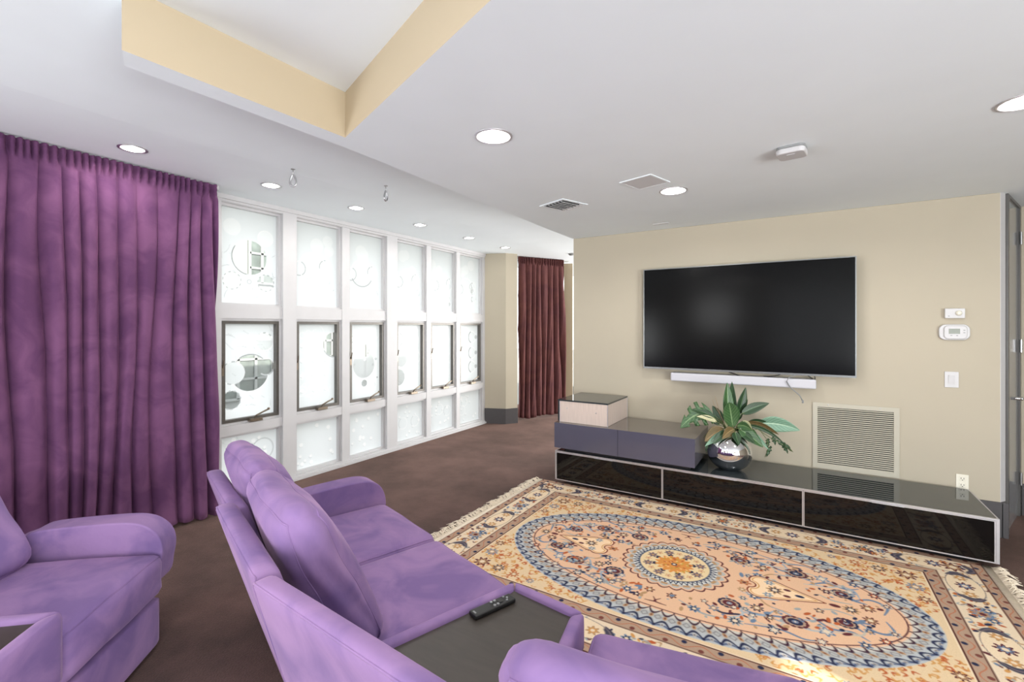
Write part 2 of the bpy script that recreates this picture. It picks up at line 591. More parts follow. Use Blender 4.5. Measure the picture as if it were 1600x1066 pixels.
# lowered ceiling: its edge runs along the windows, round a short beam, then away at a slant
SL = [(-2.15, 9.6), (-2.13, 4.0), (-2.08, 1.7), (-2.118, 0.702), (-2.004, 0.656), (-1.972, 1.56), (-0.78, 1.13), (1.5, 0.306), (4.7, -0.85), (4.7, 9.6)]
b = MB()
v, f = face_with_holes(SL, [circle(x, y, R_LOW) for x, y in LIGHTS_LOW], lambda x, y: ZL)
b.add(v, f, 0)
n = len(SL)
for i in range(n):
    (x0, y0), (x1, y1) = SL[i], SL[(i + 1) % n]
    b.add([(x0, y0, ZL), (x1, y1, ZL), (x1, y1, ZH + 0.03), (x0, y0, ZH + 0.03)], [(0, 1, 2, 3)], 1 if i in (4, 5, 6, 7) else 0)
struct(b.build('ceiling', [M_ceil, M_gold]), 'lowered white ceiling with beige edges around the raised recess', 'ceiling')

# television wall
b = MB().box((-2.13, YT, 0), (1.19, YT + 0.14, ZL))
struct(b.build('wall_back', M_beige, bevel=0.006), 'plain beige wall carrying the television', 'wall')
b = MB().prism([(1.19, YT + 0.001), (1.226, YT + 0.05), (1.226, YT + 0.14), (1.15, YT + 0.14), (1.15, YT + 0.01)], 0.25, ZL)
struct(b.build('trim_1', M_whitewood), 'thin white corner bead at the end of the television wall', 'trim')
b = MB().box((-2.13, YT - 0.014, 0), (1.2, YT, 0.25)).box((1.19, YT - 0.014, 0), (1.228, YT + 0.06, 0.25))
struct(b.build('baseboard_back', M_base, bevel=0.003), 'dark grey skirting along the television wall', 'skirting')

# far corner: beige pier, curtain corner, glazed door behind it
P1, P2 = (-3.905, 6.07), (-3.80, 6.235)
b = MB().prism([(XW, 5.955), P1, P2, (-4.0, 6.33), (-4.5, 6.33), (-4.5, 5.955)], 0, 2.70)
struct(b.build('wall_corner', M_beige), 'beige faceted pier between window wall and maroon curtain', 'wall')
b = MB().prism([(XW + 0.005, 5.94), (P1[0] + 0.004, P1[1] - 0.014), (P2[0] + 0.014, P2[1] - 0.004), (P2[0], P2[1]), P1, (XW + 0.005, 5.955)], 0, 0.235)
struct(b.build('baseboard_corner', M_base), 'dark grey skirting around the beige corner pier', 'skirting')
# jamb to the side of the curtain
b = MB().prism([(-3.535, 7.36), (-3.40, 7.42), (-3.46, 7.56), (-3.60, 7.50)], 0, 2.60)
struct(b.build('trim_2', M_gold), 'narrow beige jamb beside the maroon curtain', 'trim')
b = MB().box((-4.5, 9.4, -0.1), (4.5, 9.55, 0.2))
struct(b.build('wall_far', M_ext), 'low white wall outside the far glazed door', 'wall')

# right: angled doorway in the passage
dd = Vector((0.36, 0.93)).normalized()
dn = Vector((dd.y, -dd.x))
D0 = Vector((1.244, 4.73))
def dpt(t, o=0.0):
    p = D0 + dd * t + dn * o
    return (p.x, p.y)
def dquad(mb, t0, t1, o0, o1, z0, z1, mi=0):
    mb.prism([dpt(t0, o0), dpt(t1, o0), dpt(t1, o1), dpt(t0, o1)], z0, z1, mi)
b = MB()
dquad(b, 0.0, 0.05, -0.06, 0.0, 0, 2.50)
dquad(b, 0.57, 0.63, -0.06, 0.0, 0, 2.50)
dquad(b, 0.05, 0.57, -0.06, 0.0, 2.44, 2.50)
dr = thing('door_1', 'grey door in a dark grey frame beyond the end of the television wall', 'door', (D0.x, D0.y, 0))
dr['kind'] = 'structure'
b.build('door_frame', M_framegrey, dr, bevel=0.003)
b = MB()
dquad(b, 0.05, 0.57, -0.05, -0.012, 0.01, 2.44)
b.build('door_leaf', M_doorgrey, dr)
b = MB()
for z in (0.3, 1.35, 2.2):
    p = dpt(0.565, 0.006)
    b.lathe([(0.008, z - 0.05), (0.008, z + 0.05)], 10, M=Matrix.Translation((p[0], p[1], 0)))
b.build('hinge', M_steel, dr, smooth=False)
b = MB()
p = dpt(0.1, 0.0)
q = dpt(0.1, 0.055)
b.tube([(p[0], p[1], 0.98), (q[0], q[1], 0.98)], 0.011, 10)
q2 = dpt(0.21, 0.055)
b.tube([(q[0], q[1], 0.98), (q2[0], q2[1], 0.98)], 0.010, 10)
b.build('handle', M_chrome, dr, smooth=True)
e0 = dpt(0.63)
b = MB().prism([e0, (e0[0] + 3.2, e0[1] + 0.35), (e0[0] + 3.2, e0[1] + 0.5), (e0[0] - 0.06, e0[1] + 0.1)], 0, 2.46)
struct(b.build('wall_passage', M_beige), 'beige passage wall beyond the grey door', 'wall')
b = MB().prism([(e0[0], e0[1] - 0.014), (e0[0] + 3.2, e0[1] + 0.336), (e0[0] + 3.2, e0[1] + 0.35), e0], 0, 0.25)
struct(b.build('baseboard_passage', M_base), 'dark skirting along the passage wall', 'skirting')

# unseen walls beside and behind the camera, openings placed for sun and fill lamps
b = MB()
b.box((4.3, -3.9, 0), (4.45, -2.2, 2.9)).box((4.3, 1.04, 0), (4.45, 6.2, 2.9)).box((4.3, -2.2, 2.38), (4.45, 1.04, 2.9)).box((4.3, 0.2, 0), (4.45, 0.32, 2.38))  # gap shaped so the sun patch falls on the rug
struct(b.build('wall_right', M_beige), 'beige side wall with an added frosted pane and a sun gap', 'wall')
b = MB().box((4.36, -2.2, 0), (4.37, 0.2, 2.38))
struct(b.build('window_19', M_frost), 'unseen frosted pane added to soften the sun at the side wall', 'window')  # unseen pane, added to diffuse the sun beside the gap
b = MB()
b.box((-4.5, -3.9, 0), (-2.4, -3.65, 2.9)).box((-2.4, -3.8, 0), (-1.4, -3.65, 1.4)).box((-2.4, -3.8, 2.3), (-1.4, -3.65, 2.9))
b.box((-1.4, -3.8, 0), (-0.7, -3.65, 2.9)).box((3.9, -3.8, 0), (4.5, -3.65, 2.9)).box((-0.7, -3.8, 2.45), (3.9, -3.65, 2.9))
struct(b.build('wall_front', M_beige), 'beige wall behind the seats with two openings', 'wall')

# ------------------------------------------------------------------ window wall
PANES_Y = [(2.064, 2.62), (2.76, 3.30), (3.40, 3.93), (4.095, 4.63), (4.715, 5.255), (5.334, 5.90)]
ROWS = [('low', 0.05, 0.555), ('mid', 0.64, 1.575), ('top', 1.69, 2.575)]
X0, X1 = XW - 0.15, XW       # depth of the framing
b = MB()
b.box((X0, -1.2, 0), (X1 - 0.02, 1.93, 2.66)).box((X0, -3.8, 0), (X1 - 0.02, -3.5, 2.66)).box((X0, -3.5, 2.45), (X1 - 0.02, -1.2, 2.66))
edges = [1.93] + [y for p in PANES_Y for y in p] + [5.958]
for i in range(0, len(edges), 2):
    wide = edges[i + 1] - edges[i] > 0.12
    b.box((X0, edges[i], 0), (X1 + (0.012 if wide else 0.0), edges[i + 1], 2.64))
for y0, y1 in PANES_Y:
    for z0, z1 in ((0.0, 0.05), (0.555, 0.64), (1.575, 1.69), (2.575, 2.66)):
        b.box((X0, y0 - 0.002, z0), (X1 - 0.004, y1 + 0.002, z1))
struct(b.build('wall_left', M_whitewood), 'white painted timber grid of posts and rails holding the etched panes', 'window wall')
b = MB().box((X1, 1.93, 2.60), (X1 + 0.022, 5.95, 2.64)).box((X1, 1.93, 2.578), (X1 + 0.011, 5.95, 2.60))
struct(b.build('trim_3', M_whitewood, bevel=0.002), 'white head moulding above the upper panes', 'trim')
b = MB().box((X1, 1.93, 0.0), (X1 + 0.035, 5.95, 0.028)).box((X1, 1.93, 0.028), (X1 + 0.014, 5.95, 0.045))
struct(b.build('trim_4', M_whitewood, bevel=0.002), 'white sill strip at the foot of the window wall', 'trim')

def etch(kind, col, W, H, ny, nz):
    """etched drawing of one pane -> (nz, ny, 3): clear, grey line, dense white"""
    r = random.Random(31 * col + {'low': 1, 'mid': 2, 'top': 3}[kind])
    Y, Z = np.meshgrid(np.linspace(0, W, ny), np.linspace(0, H, nz))
    A = np.zeros((nz, ny, 3))
    def disc(cy, cz, rad, clear=0.0, white=0.0, edge=0.004):
        d = np.hypot(Y - cy, Z - cz)
        w = np.clip((rad - d) / edge + 0.5, 0, 1)
        A[..., 0] = A[..., 0] * (1 - w) + clear * w
        A[..., 2] = np.maximum(A[..., 2] * (1 - w), white * w)
    def ring(cy, cz, rad, th=0.007, grey=0.0, white=0.8, a0=0.0, a1=6.3, dash=0):
        d = np.abs(np.hypot(Y - cy, Z - cz) - rad)
        w = np.clip((th / 2 - d) / 0.004 + 0.5, 0, 1)
        an = np.arctan2(Z - cz, Y - cy) % (2 * PI)
        g = ((an - a0) % (2 * PI)) < (a1 - a0)
        if dash:
            g = g & (np.sin(an * dash) > 0.1)
        w1 = w * g
        A[..., 1] = np.maximum(A[..., 1], grey * w1)
        A[..., 2] = np.maximum(A[..., 2], white * w * (~g if grey else 1))
        A[..., 0] *= (1 - w1)
    def scrib(cy, cz, ln, an, th=0.004, grey=0.5, white=0.0, curl=0.0):
        px, pz = cy, cz
        for q in range(int(ln / 0.006)):
            d = np.hypot(Y - px, Z - pz)
            w = np.clip((th - d) / 0.004 + 0.5, 0, 1)
            A[..., 1] = np.maximum(A[..., 1], grey * w)
            A[..., 2] = np.maximum(A[..., 2], white * w)
            an += curl
            px += 0.006 * math.cos(an)
            pz += 0.006 * math.sin(an)
    if kind == 'top':
        if col == 0:
            disc(0.21 * W, 0.80 * H, 0.075, white=0.6)
            disc(0.79 * W, 0.73 * H, 0.07, white=0.5)
            ring(0.79 * W, 0.73 * H, 0.07, 0.008, white=1)
            disc(0.51 * W, 0.50 * H, 0.155, clear=0.92)
            ring(0.51 * W, 0.50 * H, 0.155, 0.01, grey=0.8, a0=PI * 0.8, a1=PI * 1.45)
            for cy in (0.21, 0.80):
                disc(cy * W, 0.24 * H, 0.075, clear=0.55)
                ring(cy * W, 0.24 * H, 0.075, 0.008, grey=0.75, dash=11)
            ring(0.5 * W, 0.24 * H, 0.018, 0.006, grey=0.5)
            for q in range(14):
                scrib(r.uniform(0.02, 0.98) * W, r.uniform(0.05, 0.6) * H, r.uniform(0.03, 0.1), r.uniform(0, 6), 0.0025, 0.4, 0, r.uniform(-.1, .1))
        else:
            for q in range(3):
                disc(r.uniform(0.15, 0.85) * W, r.uniform(0.6, 0.85) * H, r.uniform(0.05, 0.08), white=0.5)
            cy, cz = r.uniform(0.4, 0.6) * W, r.uniform(0.42, 0.52) * H
            ring(cy, cz, 0.15, 0.012, grey=0.6 if col == 2 else 0, white=0.8, a0=PI * 1.15, a1=PI * 1.85)
            for s in (-1, 1):
                ring(cy + s * 0.15, cz + 0.02 * s, 0.07, 0.009, grey=0.55, white=0.9, a0=PI * (1.4 if s < 0 else 0.5), a1=PI * (2.4 if s < 0 else 1.1))
            disc(cy + 0.13, cz - 0.02, 0.045, clear=0.45 if col in (1, 2) else 0.2)
            for q in range(5):
                disc(r.uniform(0.1, 0.9) * W, r.uniform(0.06, 0.3) * H, r.uniform(0.012, 0.03), clear=r.choice([0, 0.5, 0.7]), white=0.6)
            if col == 5:
                for z in (0.25, 0.38, 0.5):
                    ring(0.75 * W, z * H, 0.05, 0.01, grey=0.8, a0=2.2, a1=4.1)
            for q in range(6):
                scrib(r.uniform(0.1, 0.9) * W, r.uniform(0.05, 0.4) * H, r.uniform(0.02, 0.06), r.uniform(0, 6), 0.003, 0.45)
    elif kind == 'mid':
        if col == 0:
            disc(0.52 * W, 0.47 * H, 0.165, clear=0.92)
            ring(0.52 * W, 0.47 * H, 0.165, 0.01, grey=0.7, a0=0.2, a1=2.2)
            disc(0.20 * W, 0.48 * H, 0.10, clear=0.15)
            ring(0.20 * W, 0.48 * H, 0.10, 0.009, grey=0.6, white=1, a0=1.3, a1=5.2, dash=9)
            disc(0.84 * W, 0.52 * H, 0.075, clear=0.9)
            ring(0.84 * W, 0.52 * H, 0.075, 0.012, grey=0.5, white=1, a0=4, a1=6)
            disc(0.16 * W, 0.20 * H, 0.08, clear=0.9)
            ring(0.16 * W, 0.20 * H, 0.08, 0.01, grey=0.6, dash=12)
            disc(0.80 * W, 0.80 * H, 0.082, clear=0.25)
            ring(0.80 * W, 0.80 * H, 0.082, 0.011, grey=0.6, white=1, a0=0.3, a1=2.2, dash=9)
            for q in range(34):
                scrib(r.uniform(0.02, 0.98) * W, r.uniform(0.04, 0.96) * H, r.uniform(0.02, 0.11), r.uniform(1.8, 2.9), 0.0022, 0.42, 0, r.uniform(-.06, .06))
        elif col in (1, 4):
            for q in range(46):
                scrib(r.uniform(0.05, 0.95) * W, r.uniform(0.04, 0.96) * H, r.uniform(0.08, 0.22), r.uniform(0, 6.3), 0.003, 0.0, 0.9, r.uniform(-.2, .2))
            for q in range(12):
                cy, cz = (0.15 + 0.3 * (q % 3)) * W, (0.2 + 0.18 * (q // 3)) * H
                disc(cy, cz, 0.02, white=0.9)
                ring(cy, cz, 0.021, 0.005, grey=0.5, a0=3.5, a1=5)
            disc((0.98 if col == 1 else 0.08) * W, 0.74 * H, 0.13 if col == 1 else 0.08, clear=0.85 if col == 1 else 0.1, white=0 if col == 1 else 0.8)
            ring((0.98 if col == 1 else 0.08) * W, 0.74 * H, 0.13 if col == 1 else 0.08, 0.012, grey=0.6, white=0.9, a0=3.6, a1=5)
        elif col == 2:
            disc(0.47 * W, 0.45 * H, 0.15, clear=0.5)
            disc(0.47 * W, 0.64 * H, 0.075, clear=0.85)
            disc(0.50 * W, 0.52 * H, 0.015, white=1)
            disc(0.48 * W, 0.90 * H, 0.035, clear=0.8)
            disc(0.48 * W, 0.2 * H, 0.038, clear=0.8)
            for q in range(9):
                disc(r.choice([r.uniform(0.08, 0.25), r.uniform(0.75, 0.92)]) * W, r.uniform(0.08, 0.9) * H, r.uniform(0.008, 0.02), clear=0.6, white=0)
            for q in range(8):
                scrib(r.uniform(0.1, 0.9) * W, r.uniform(0.1, 0.9) * H, 0.05, r.uniform(0, 6), 0.003, 0.4, 0.2, 0.2)
        elif col == 3:
            disc(0.12 * W, 0.22 * H, 0.10, clear=0.8)
            disc(0.22 * W, 0.48 * H, 0.09, clear=0.65)
            disc(0.74 * W, 0.78 * H, 0.075, white=1)
            ring(0.1 * W, 0.78 * H, 0.08, 0.01, grey=0.6, a0=5, a1=7.5)
            ring(0.78 * W, 0.5 * H, 0.085, 0.012, white=1)
            ring(0.75 * W, 0.25 * H, 0.04, 0.008, white=1, grey=0.4, a0=1, a1=3)
        else:
            for z in (0.25, 0.5, 0.78):
                ring(0.7 * W, z * H, 0.085, 0.014, grey=0.75, white=0.9, a0=1.9, a1=4.4)
                disc(0.9 * W, z * H, 0.03, clear=0.5)
            for q in range(16):
                scrib(r.uniform(0.05, 0.5) * W, r.uniform(0.04, 0.96) * H, 0.08, r.uniform(0, 6.3), 0.003, 0.15, 0.8, 0.1)
    else:
        if col == 0:
            ring(0.74 * W, 0.62 * H, 0.10, 0.012, grey=0.3, white=1)
            for q in range(8):
                scrib(r.uniform(0.1, 0.5) * W, r.uniform(0.5, 0.9) * H, 0.1, r.uniform(2, 2.8), 0.002, 0.3)
        for q in range(12):
            cy, cz = r.uniform(0.08, 0.92) * W, r.uniform(0.1, 0.92) * H
            disc(cy, cz, r.uniform(0.010, 0.022), white=1)
            ring(cy, cz, 0.02, 0.005, grey=0.35, white=0.2, a0=3.4, a1=5.2)
        if col >= 3:
            for q in range(2):
                ring(r.uniform(0.15, 0.8) * W, r.uniform(0.4, 0.75) * H, 0.07, 0.008, grey=0.3, white=1, a0=2, a1=4)
    return A

NTH = ['first', 'second', 'third', 'fourth', 'fifth', 'sixth']
ROWN = {'low': 'low fixed', 'mid': 'middle crank-opened', 'top': 'tall upper fixed'}
wn = 0
for c, (y0, y1) in enumerate(PANES_Y):
    for kind, z0, z1 in ROWS:
        wn += 1
        t = thing('window_%d' % wn, '%s etched glass window in the %s column counted from the plum curtain' % (ROWN[kind], NTH[c]), 'window', (XW - 0.07, (y0 + y1) / 2, z0), 'etched panes of the window wall')
        t['kind'] = 'structure'
        fw = 0.022                                   # white stop bead
        b = MB()
        xa, xb = XW - 0.10, XW - 0.03
        rim(b, 'x', y0, y1, z0, z1, xa, xb, fw, fw, fw, fw)
        b.build('stop_bead', M_whitewood, t)
        a0, a1, c0, c1 = y0 + fw, y1 - fw, z0 + fw, z1 - fw
        if kind == 'mid':
            s = 0.026
            b = MB()
            xs, xe = XW - 0.095, XW - 0.022
            rim(b, 'x', a0, a1, c0, c1, xs, xe, s, s, s, s)
            b.build('sash', M_bronze, t)
            ym = (a0 + a1) / 2 + 0.02
            b = MB()
            b.box((XW - 0.03, ym - 0.055, z0 + 0.008), (XW + 0.02, ym + 0.055, z0 + 0.034))
            b.tube([(XW + 0.005, ym - 0.01, z0 + 0.03), (XW + 0.02, ym - 0.005, z0 + 0.06), (XW + 0.02, ym + 0.06, z0 + 0.085), (XW + 0.018, ym + 0.11, z0 + 0.10)], 0.008, 8)
            b.lathe([(0.0, -0.012), (0.012, -0.008), (0.012, 0.008), (0.0, 0.012)], 10, M=Matrix.Translation((XW + 0.018, ym + 0.112, z0 + 0.104)))
            b.build('crank_handle', M_brass, t, smooth=False)
            b = MB()
            zm = (c0 + c1) / 2 + 0.02
            b.box((XW - 0.025, a0 - 0.012, zm - 0.05), (XW - 0.005, a0 + 0.006, zm + 0.05))
            b.tube([(XW - 0.002, a0 - 0.003, zm + 0.02), (XW + 0.018, a0 - 0.006, zm + 0.09)], 0.006, 8)
            b.build('latch', M_brass, t)
            a0, a1, c0, c1 = a0 + s, a1 - s, c0 + s, c1 - s
        W, H = a1 - a0, c1 - c0
        ny, nz = int(W / 0.0055), int(H / 0.0055)
        A = etch(kind, c, W, H, ny, nz)
        yy, zz = np.meshgrid(np.linspace(a0 - 0.004, a1 + 0.004, ny), np.linspace(c0 - 0.004, c1 + 0.004, nz))
        V = np.stack([np.full(yy.size, XW - 0.068), yy.ravel(), zz.ravel()], 1)
        ii = (np.arange(nz - 1)[:, None] * ny + np.arange(ny - 1)[None, :]).ravel()
        F = np.stack([ii, ii + 1, ii + 1 + ny, ii + ny], 1)
        o = obj('pane', V.tolist(), F.tolist(), M_frost, t)
        ca = o.data.color_attributes.new('etch', 'FLOAT_COLOR', 'POINT')
        ca.data.foreach_set('color', np.concatenate([A.reshape(-1, 3), np.ones((ny * nz, 1))], 1).astype(np.float32).ravel())

# outside: neighbouring house and paving
b = MB().box((-30, -12, -0.5), (XW - 0.2, 30, -0.12))
struct(b.build('ground', M_extground), 'pale paving outside the etched windows', 'ground')
nb = thing('neighbour_house', 'white stuccoed house with muntined windows seen through clear etched circles', 'house', (-9.2, 6, -0.12))
b = MB().box((-9.6, 0, -0.12), (-9.0, 14, 5.2))
b.build('house_wall', M_ext, nb)
for (ya, yb, za, zb) in ((4.9, 5.62, 2.35, 3.2), (4.35, 5.35, 0.15, 1.25), (6.55, 7.1, 0.85, 1.9), (7.72, 8.4, 0.2, 1.2), (9.3, 10.0, 0.3, 1.3)):
    m = MB()
    m.box((-8.99, ya, za), (-8.97, yb, zb))
    g = m.build('house_window', M_extglass, nb)
    m = MB()
    for k in range(4):
        y = ya + (yb - ya) * k / 3
        m.box((-8.97, y - 0.025, za), (-8.94, y + 0.025, zb))
    for k in range(4):
        z = za + (zb - za) * k / 3
        m.box((-8.97, ya, z - 0.02), (-8.94, yb, z + 0.02))
    m.build('muntin', M_ext, g)

# ------------------------------------------------------------------ curtains
def curtain(name, label, p0, p1, ztop, zbot, npl, amp, m, seed, head=0.13, nrm=None, flare=0.0, group=None):
    p0, p1 = Vector(p0), Vector(p1)
    d = (p1 - p0)
    Ln = d.length
    d.normalize()
    nv = Vector((d.y, -d.x)) if nrm is None else Vector(nrm)
    nu, nz = npl * 18, 64
    S = np.linspace(0, 1, nu)
    zs = np.concatenate([np.linspace(0, 1, 14) * head, head + (np.linspace(0, 1, nz - 13)[1:]) * (ztop - zbot - head)])
    V = []
    for iz, dz in enumerate(zs):
        t = dz / (ztop - zbot)
        tb = max(0.0, (dz - head) / (ztop - zbot - head))
        ph = S * npl + 0.38 * noise1(S * npl * 0.45 + 3, seed) + 0.30 * tb * noise1(S * npl * 0.33 + 40, seed + 1) + 0.25 * noise1(S * 9 + tb * 2.2, seed + 5)
        am = amp * (0.85 + 0.35 * noise1(S * npl * 0.4 + 9, seed + 2)) * (0.35 + 0.75 * min(1, tb * 3.5) ** 0.8)
        w = 2 * np.sqrt(np.abs(np.sin(PI * ph)) + 1e-4) - 1.25
        off = am * w + 0.16 * am * np.sin(2 * PI * ph * 0.5 + 1.3 + 2 * tb) * tb
        off = off + 0.012 * noise1(S * 30 + tb * 6, seed + 7) * tb
        if dz <= head:
            k = dz / head
            hp = S * npl * 2.6 + 0.6 * noise1(S * npl + 70, seed + 3)
            hw = amp * 0.42 * np.sin(2 * PI * hp) * (0.55 + 0.45 * math.sin(PI * k)) + 0.004 * np.sin(k * 22 + S * 90)
            off = hw * (1 - k ** 3) + off * k ** 3
        zz = ztop - dz + (0.006 * np.abs(np.sin(2 * PI * (S * npl * 1.05))) - 0.004 if iz == 0 else 0) + (0.02 * noise1(S * npl * 0.5 + 5, seed + 9) if iz == len(zs) - 1 else 0)
        zz = np.broadcast_to(zz, S.shape)
        sl = S + (0.004 * np.cos(2 * PI * ph)) * tb
        st = (sl - 0.5) * (1 + flare * tb) + 0.5
        for q in range(nu):
            pp = p0 + d * (Ln * st[q]) + nv * off[q]
            V.append((pp.x, pp.y, zz[q]))
    F = []
    nzz = len(zs)
    for i in range(nzz - 1):
        for q in range(nu - 1):
            F.append((i * nu + q, i * nu + q + 1, (i + 1) * nu + q + 1, (i + 1) * nu + q))
    mid = (p0 + p1) / 2
    t = thing(name, label, 'curtain', (mid.x, mid.y, zbot), group)
    o = obj('drape', V, F, m, t, smooth=True)
    md = o.modifiers.new('thick', 'SOLIDIFY')
    md.thickness = 0.004
    r = MB()
    a, c = p0 - d * 0.02, p1 + d * 0.02
    hw = 0.006
    o1, o2 = nv * -0.045, nv * -0.02
    r.prism([(a.x + o1.x, a.y + o1.y), (c.x + o1.x, c.y + o1.y), (c.x + o2.x, c.y + o2.y), (a.x + o2.x, a.y + o2.y)], ztop - 0.03, 2.64)
    r.build('track', M_whitewood, t)
    return t
curtain('plum_curtain', 'long plum velvet curtain covering the near end of the window wall', (-3.985, -0.9), (-3.985, 1.925), 2.634, 0.02, 27, 0.058, M_velvet, 11)
curtain('maroon_curtain', 'narrow maroon velvet curtain hanging in the far corner beside the beige pier', (-3.885, 6.42), (-3.455, 7.20), 2.634, 0.03, 8, 0.06, M_velvet2, 23, flare=0.05)

# ------------------------------------------------------------------ sofas
def frame(O, w):
    w = Vector((w[0], w[1], 0)).normalized()
    u = Vector((w.y, -w.x, 0))
    O = Vector((O[0], O[1], 0))
    return lambda a, bb, z: O + u * a + w * bb + Vector((0, 0, z))

def block(fr, a0, a1, b0, b1, z0, z1, lean0=0.0, lean1=0.0):
    """eight corners; lean shifts b at the bottom/top"""
    return [fr(a0, b0 + lean0, z0), fr(a1, b0 + lean0, z0), fr(a1, b1 + lean0, z0), fr(a0, b1 + lean0, z0),
            fr(a0, b0 + lean1, z1), fr(a1, b0 + lean1, z1), fr(a1, b1 + lean1, z1), fr(a0, b1 + lean1, z1)]

def seam(fr, pts, parent, r=0.0035):
    return MB().tube([fr(*p) for p in pts], r, 6).build('seam', M_suede, parent, smooth=True)

def arm(fr, a0, a1, parent, ztop=0.60, b0=0.27, b1=0.93):
    """arm seen from the side: low at the back, level top, rounded front that falls to the seat"""
    ctl = [(b1 - 0.30, 0.25), (b1 - 0.05, 0.27), (b1 - 0.005, 0.38), (b1, 0.47), (b1 - 0.035, ztop - 0.05), (b1 - 0.11, ztop - 0.008), (b1 - 0.24, ztop), (b1 - 0.50, ztop - 0.012), (b0 + 0.06, ztop - 0.04), (b0, ztop - 0.06)]
    pts = [(b0, 0.05), (b0 + 0.25, 0.05)]
    for k in range(len(ctl) - 1):
        q0, q1, q2, q3 = [np.array(ctl[max(0, min(len(ctl) - 1, k + e))]) for e in (-1, 0, 1, 2)]
        for t in np.linspace(0, 1, 5, endpoint=False):
            pts.append(tuple(0.5 * (2 * q1 + (q2 - q0) * t + (2 * q0 - 5 * q1 + 4 * q2 - q3) * t * t + (3 * q1 - q0 - 3 * q2 + q3) * t ** 3)))
    pts.append(ctl[-1])
    n = len(pts)
    V = [fr(a0, p, z) for p, z in pts] + [fr(a1, p, z) for p, z in pts]
    F = [tuple(range(n)), tuple(range(2 * n - 1, n - 1, -1))]
    for i in range(n):
        j = (i + 1) % n
        F.append((j, i, n + i, n + j))
    o = obj('armrest', V, F, M_suede, parent, bevel=0.035, seg=6, angle=1.1)
    return o

def back_panel(fr, a0, a1, z1, th, parent, b=0.0, lean=-0.25, name='back_frame', bot=0.05):
    return soft_block(name, block(fr, a0, a1, b, b + th, bot, z1, -lean, 0.0), 0.022, (0.0, 0.006, 0.008), M_suede, parent, n=(10, 8, 14), piping=(1, (0,)))

def pillow(fr, a0, a1, parent, zt=0.955, zb=0.45, bt=0.035, bb_=0.23, th_t=0.15, th_b=0.17, seed=1, name='back_cushion', drop=0.0):
    c = [fr(a0, bb_, zb), fr(a1, bb_, zb), fr(a1, bb_ + th_b, zb), fr(a0, bb_ + th_b, zb), fr(a0, bt, zt), fr(a1, bt, zt - drop), fr(a1, bt + th_t, zt - drop), fr(a0, bt + th_t, zt)]
    return soft_block(name, c, 0.075, (0.012, 0.035, 0.02), M_suede, parent, n=(26, 18, 26), wob=0.008, seed=seed, piping=(1, (0, 1)))

def seat(fr, a0, a1, parent, z1=0.46, b0=0.16, b1=0.917, seed=1, z0=0.27):
    return soft_block('seat_cushion', block(fr, a0, a1, b0, b1, z0, z1), 0.045, (0.003, 0.008, 0.016), M_suede, parent, n=(20, 24, 12), wob=0.003, seed=seed, piping=(2, (1,)))

def base(fr, a0, a1, parent, b0=0.30, b1=0.885, z1=0.245):
    return soft_block('base', block(fr, a0, a1, b0, b1, 0.015, z1), 0.02, (0.0, 0.004, 0.0), M_suede, parent, n=(8, 8, 8))

# two-seat sofa in the front row
f1 = frame((-1.2, 0.70), (0.31, 0.951))
s1 = thing('sofa', 'lilac suede two-seat recliner sofa on the carpet facing the television', 'sofa', f1(-0.65, 0.45, 0))
base(f1, -1.27, -0.665, s1); base(f1, -0.655, -0.03, s1)
seat(f1, -1.275, -0.665, s1, seed=3)
seat(f1, -0.655, -0.025, s1, seed=4)
back_panel(f1, -1.27, -0.665, 0.82, 0.07, s1, b=0.01)
back_panel(f1, -0.655, -0.005, 0.85, 0.07, s1, b=-0.035)
pillow(f1, -1.24, -0.665, s1, seed=5, zt=0.95, bt=0.06, bb_=0.24)
pillow(f1, -0.63, -0.07, s1, seed=6)
arm(f1, -1.42, -1.285, s1)

def console(name, label, poly_out, rail, zt, back_line, loc, label_tray):
    """wedge table between seats: upholstered body, raised rails and a dark tray; poly_out = [front-left, front-right, back-right, back-left]"""
    t = thing(name, label, 'console table', loc)
    P = [Vector((*p, 0)) for p in poly_out]
    c = sum(P, Vector((0, 0, 0))) / 4
    def inset(d):
        out = []
        for i in range(4):
            p, q, r = P[i - 1], P[i], P[(i + 1) % 4]
            e1 = (q - p).normalized()
            e2 = (r - q).normalized()
            n1 = Vector((e1.y, -e1.x, 0))
            n2 = Vector((e2.y, -e2.x, 0))
            if n1.dot(c - q) < 0: n1 = -n1
            if n2.dot(c - q) < 0: n2 = -n2
            A = Matrix(((n1.x, n1.y), (n2.x, n2.y)))
            s = A.inverted() @ Vector((d, d))
            out.append(Vector((q.x + s.x, q.y + s.y, 0)))
        return out
    I = inset(rail)
    b = MB()
    b.prism([(p.x, p.y) for p in inset(0.006)], 0.03, zt - 0.05)
    b.build('body', M_suede, t, bevel=0.02, seg=4)
    # rails on three sides (left, front, right)
    names = [(3, 0), (0, 1), (1, 2)]
    for i, j in names:
        z0 = 0.30 if (i, j) == (0, 1) else zt - 0.12
        cs = [Vector((P[i].x, P[i].y, z0)), Vector((P[j].x, P[j].y, z0)), Vector((I[j].x, I[j].y, z0)), Vector((I[i].x, I[i].y, z0))]
        cs += [Vector((v.x, v.y, zt)) for v in cs]
        area = (cs[1] - cs[0]).cross(cs[3] - cs[0]).z
        if area < 0:
            cs = [cs[1], cs[0], cs[3], cs[2], cs[5], cs[4], cs[7], cs[6]]
        soft_block('rail', cs, 0.016, (0, 0.0, 0.004), M_suede, t, n=(12, 6, 6))
    b = MB().prism([(p.x, p.y) for p in inset(rail - 0.004)], zt - 0.03, zt - 0.013)
    o = b.build('tray', M_tray, t)
    o['label'] = label_tray
    return t
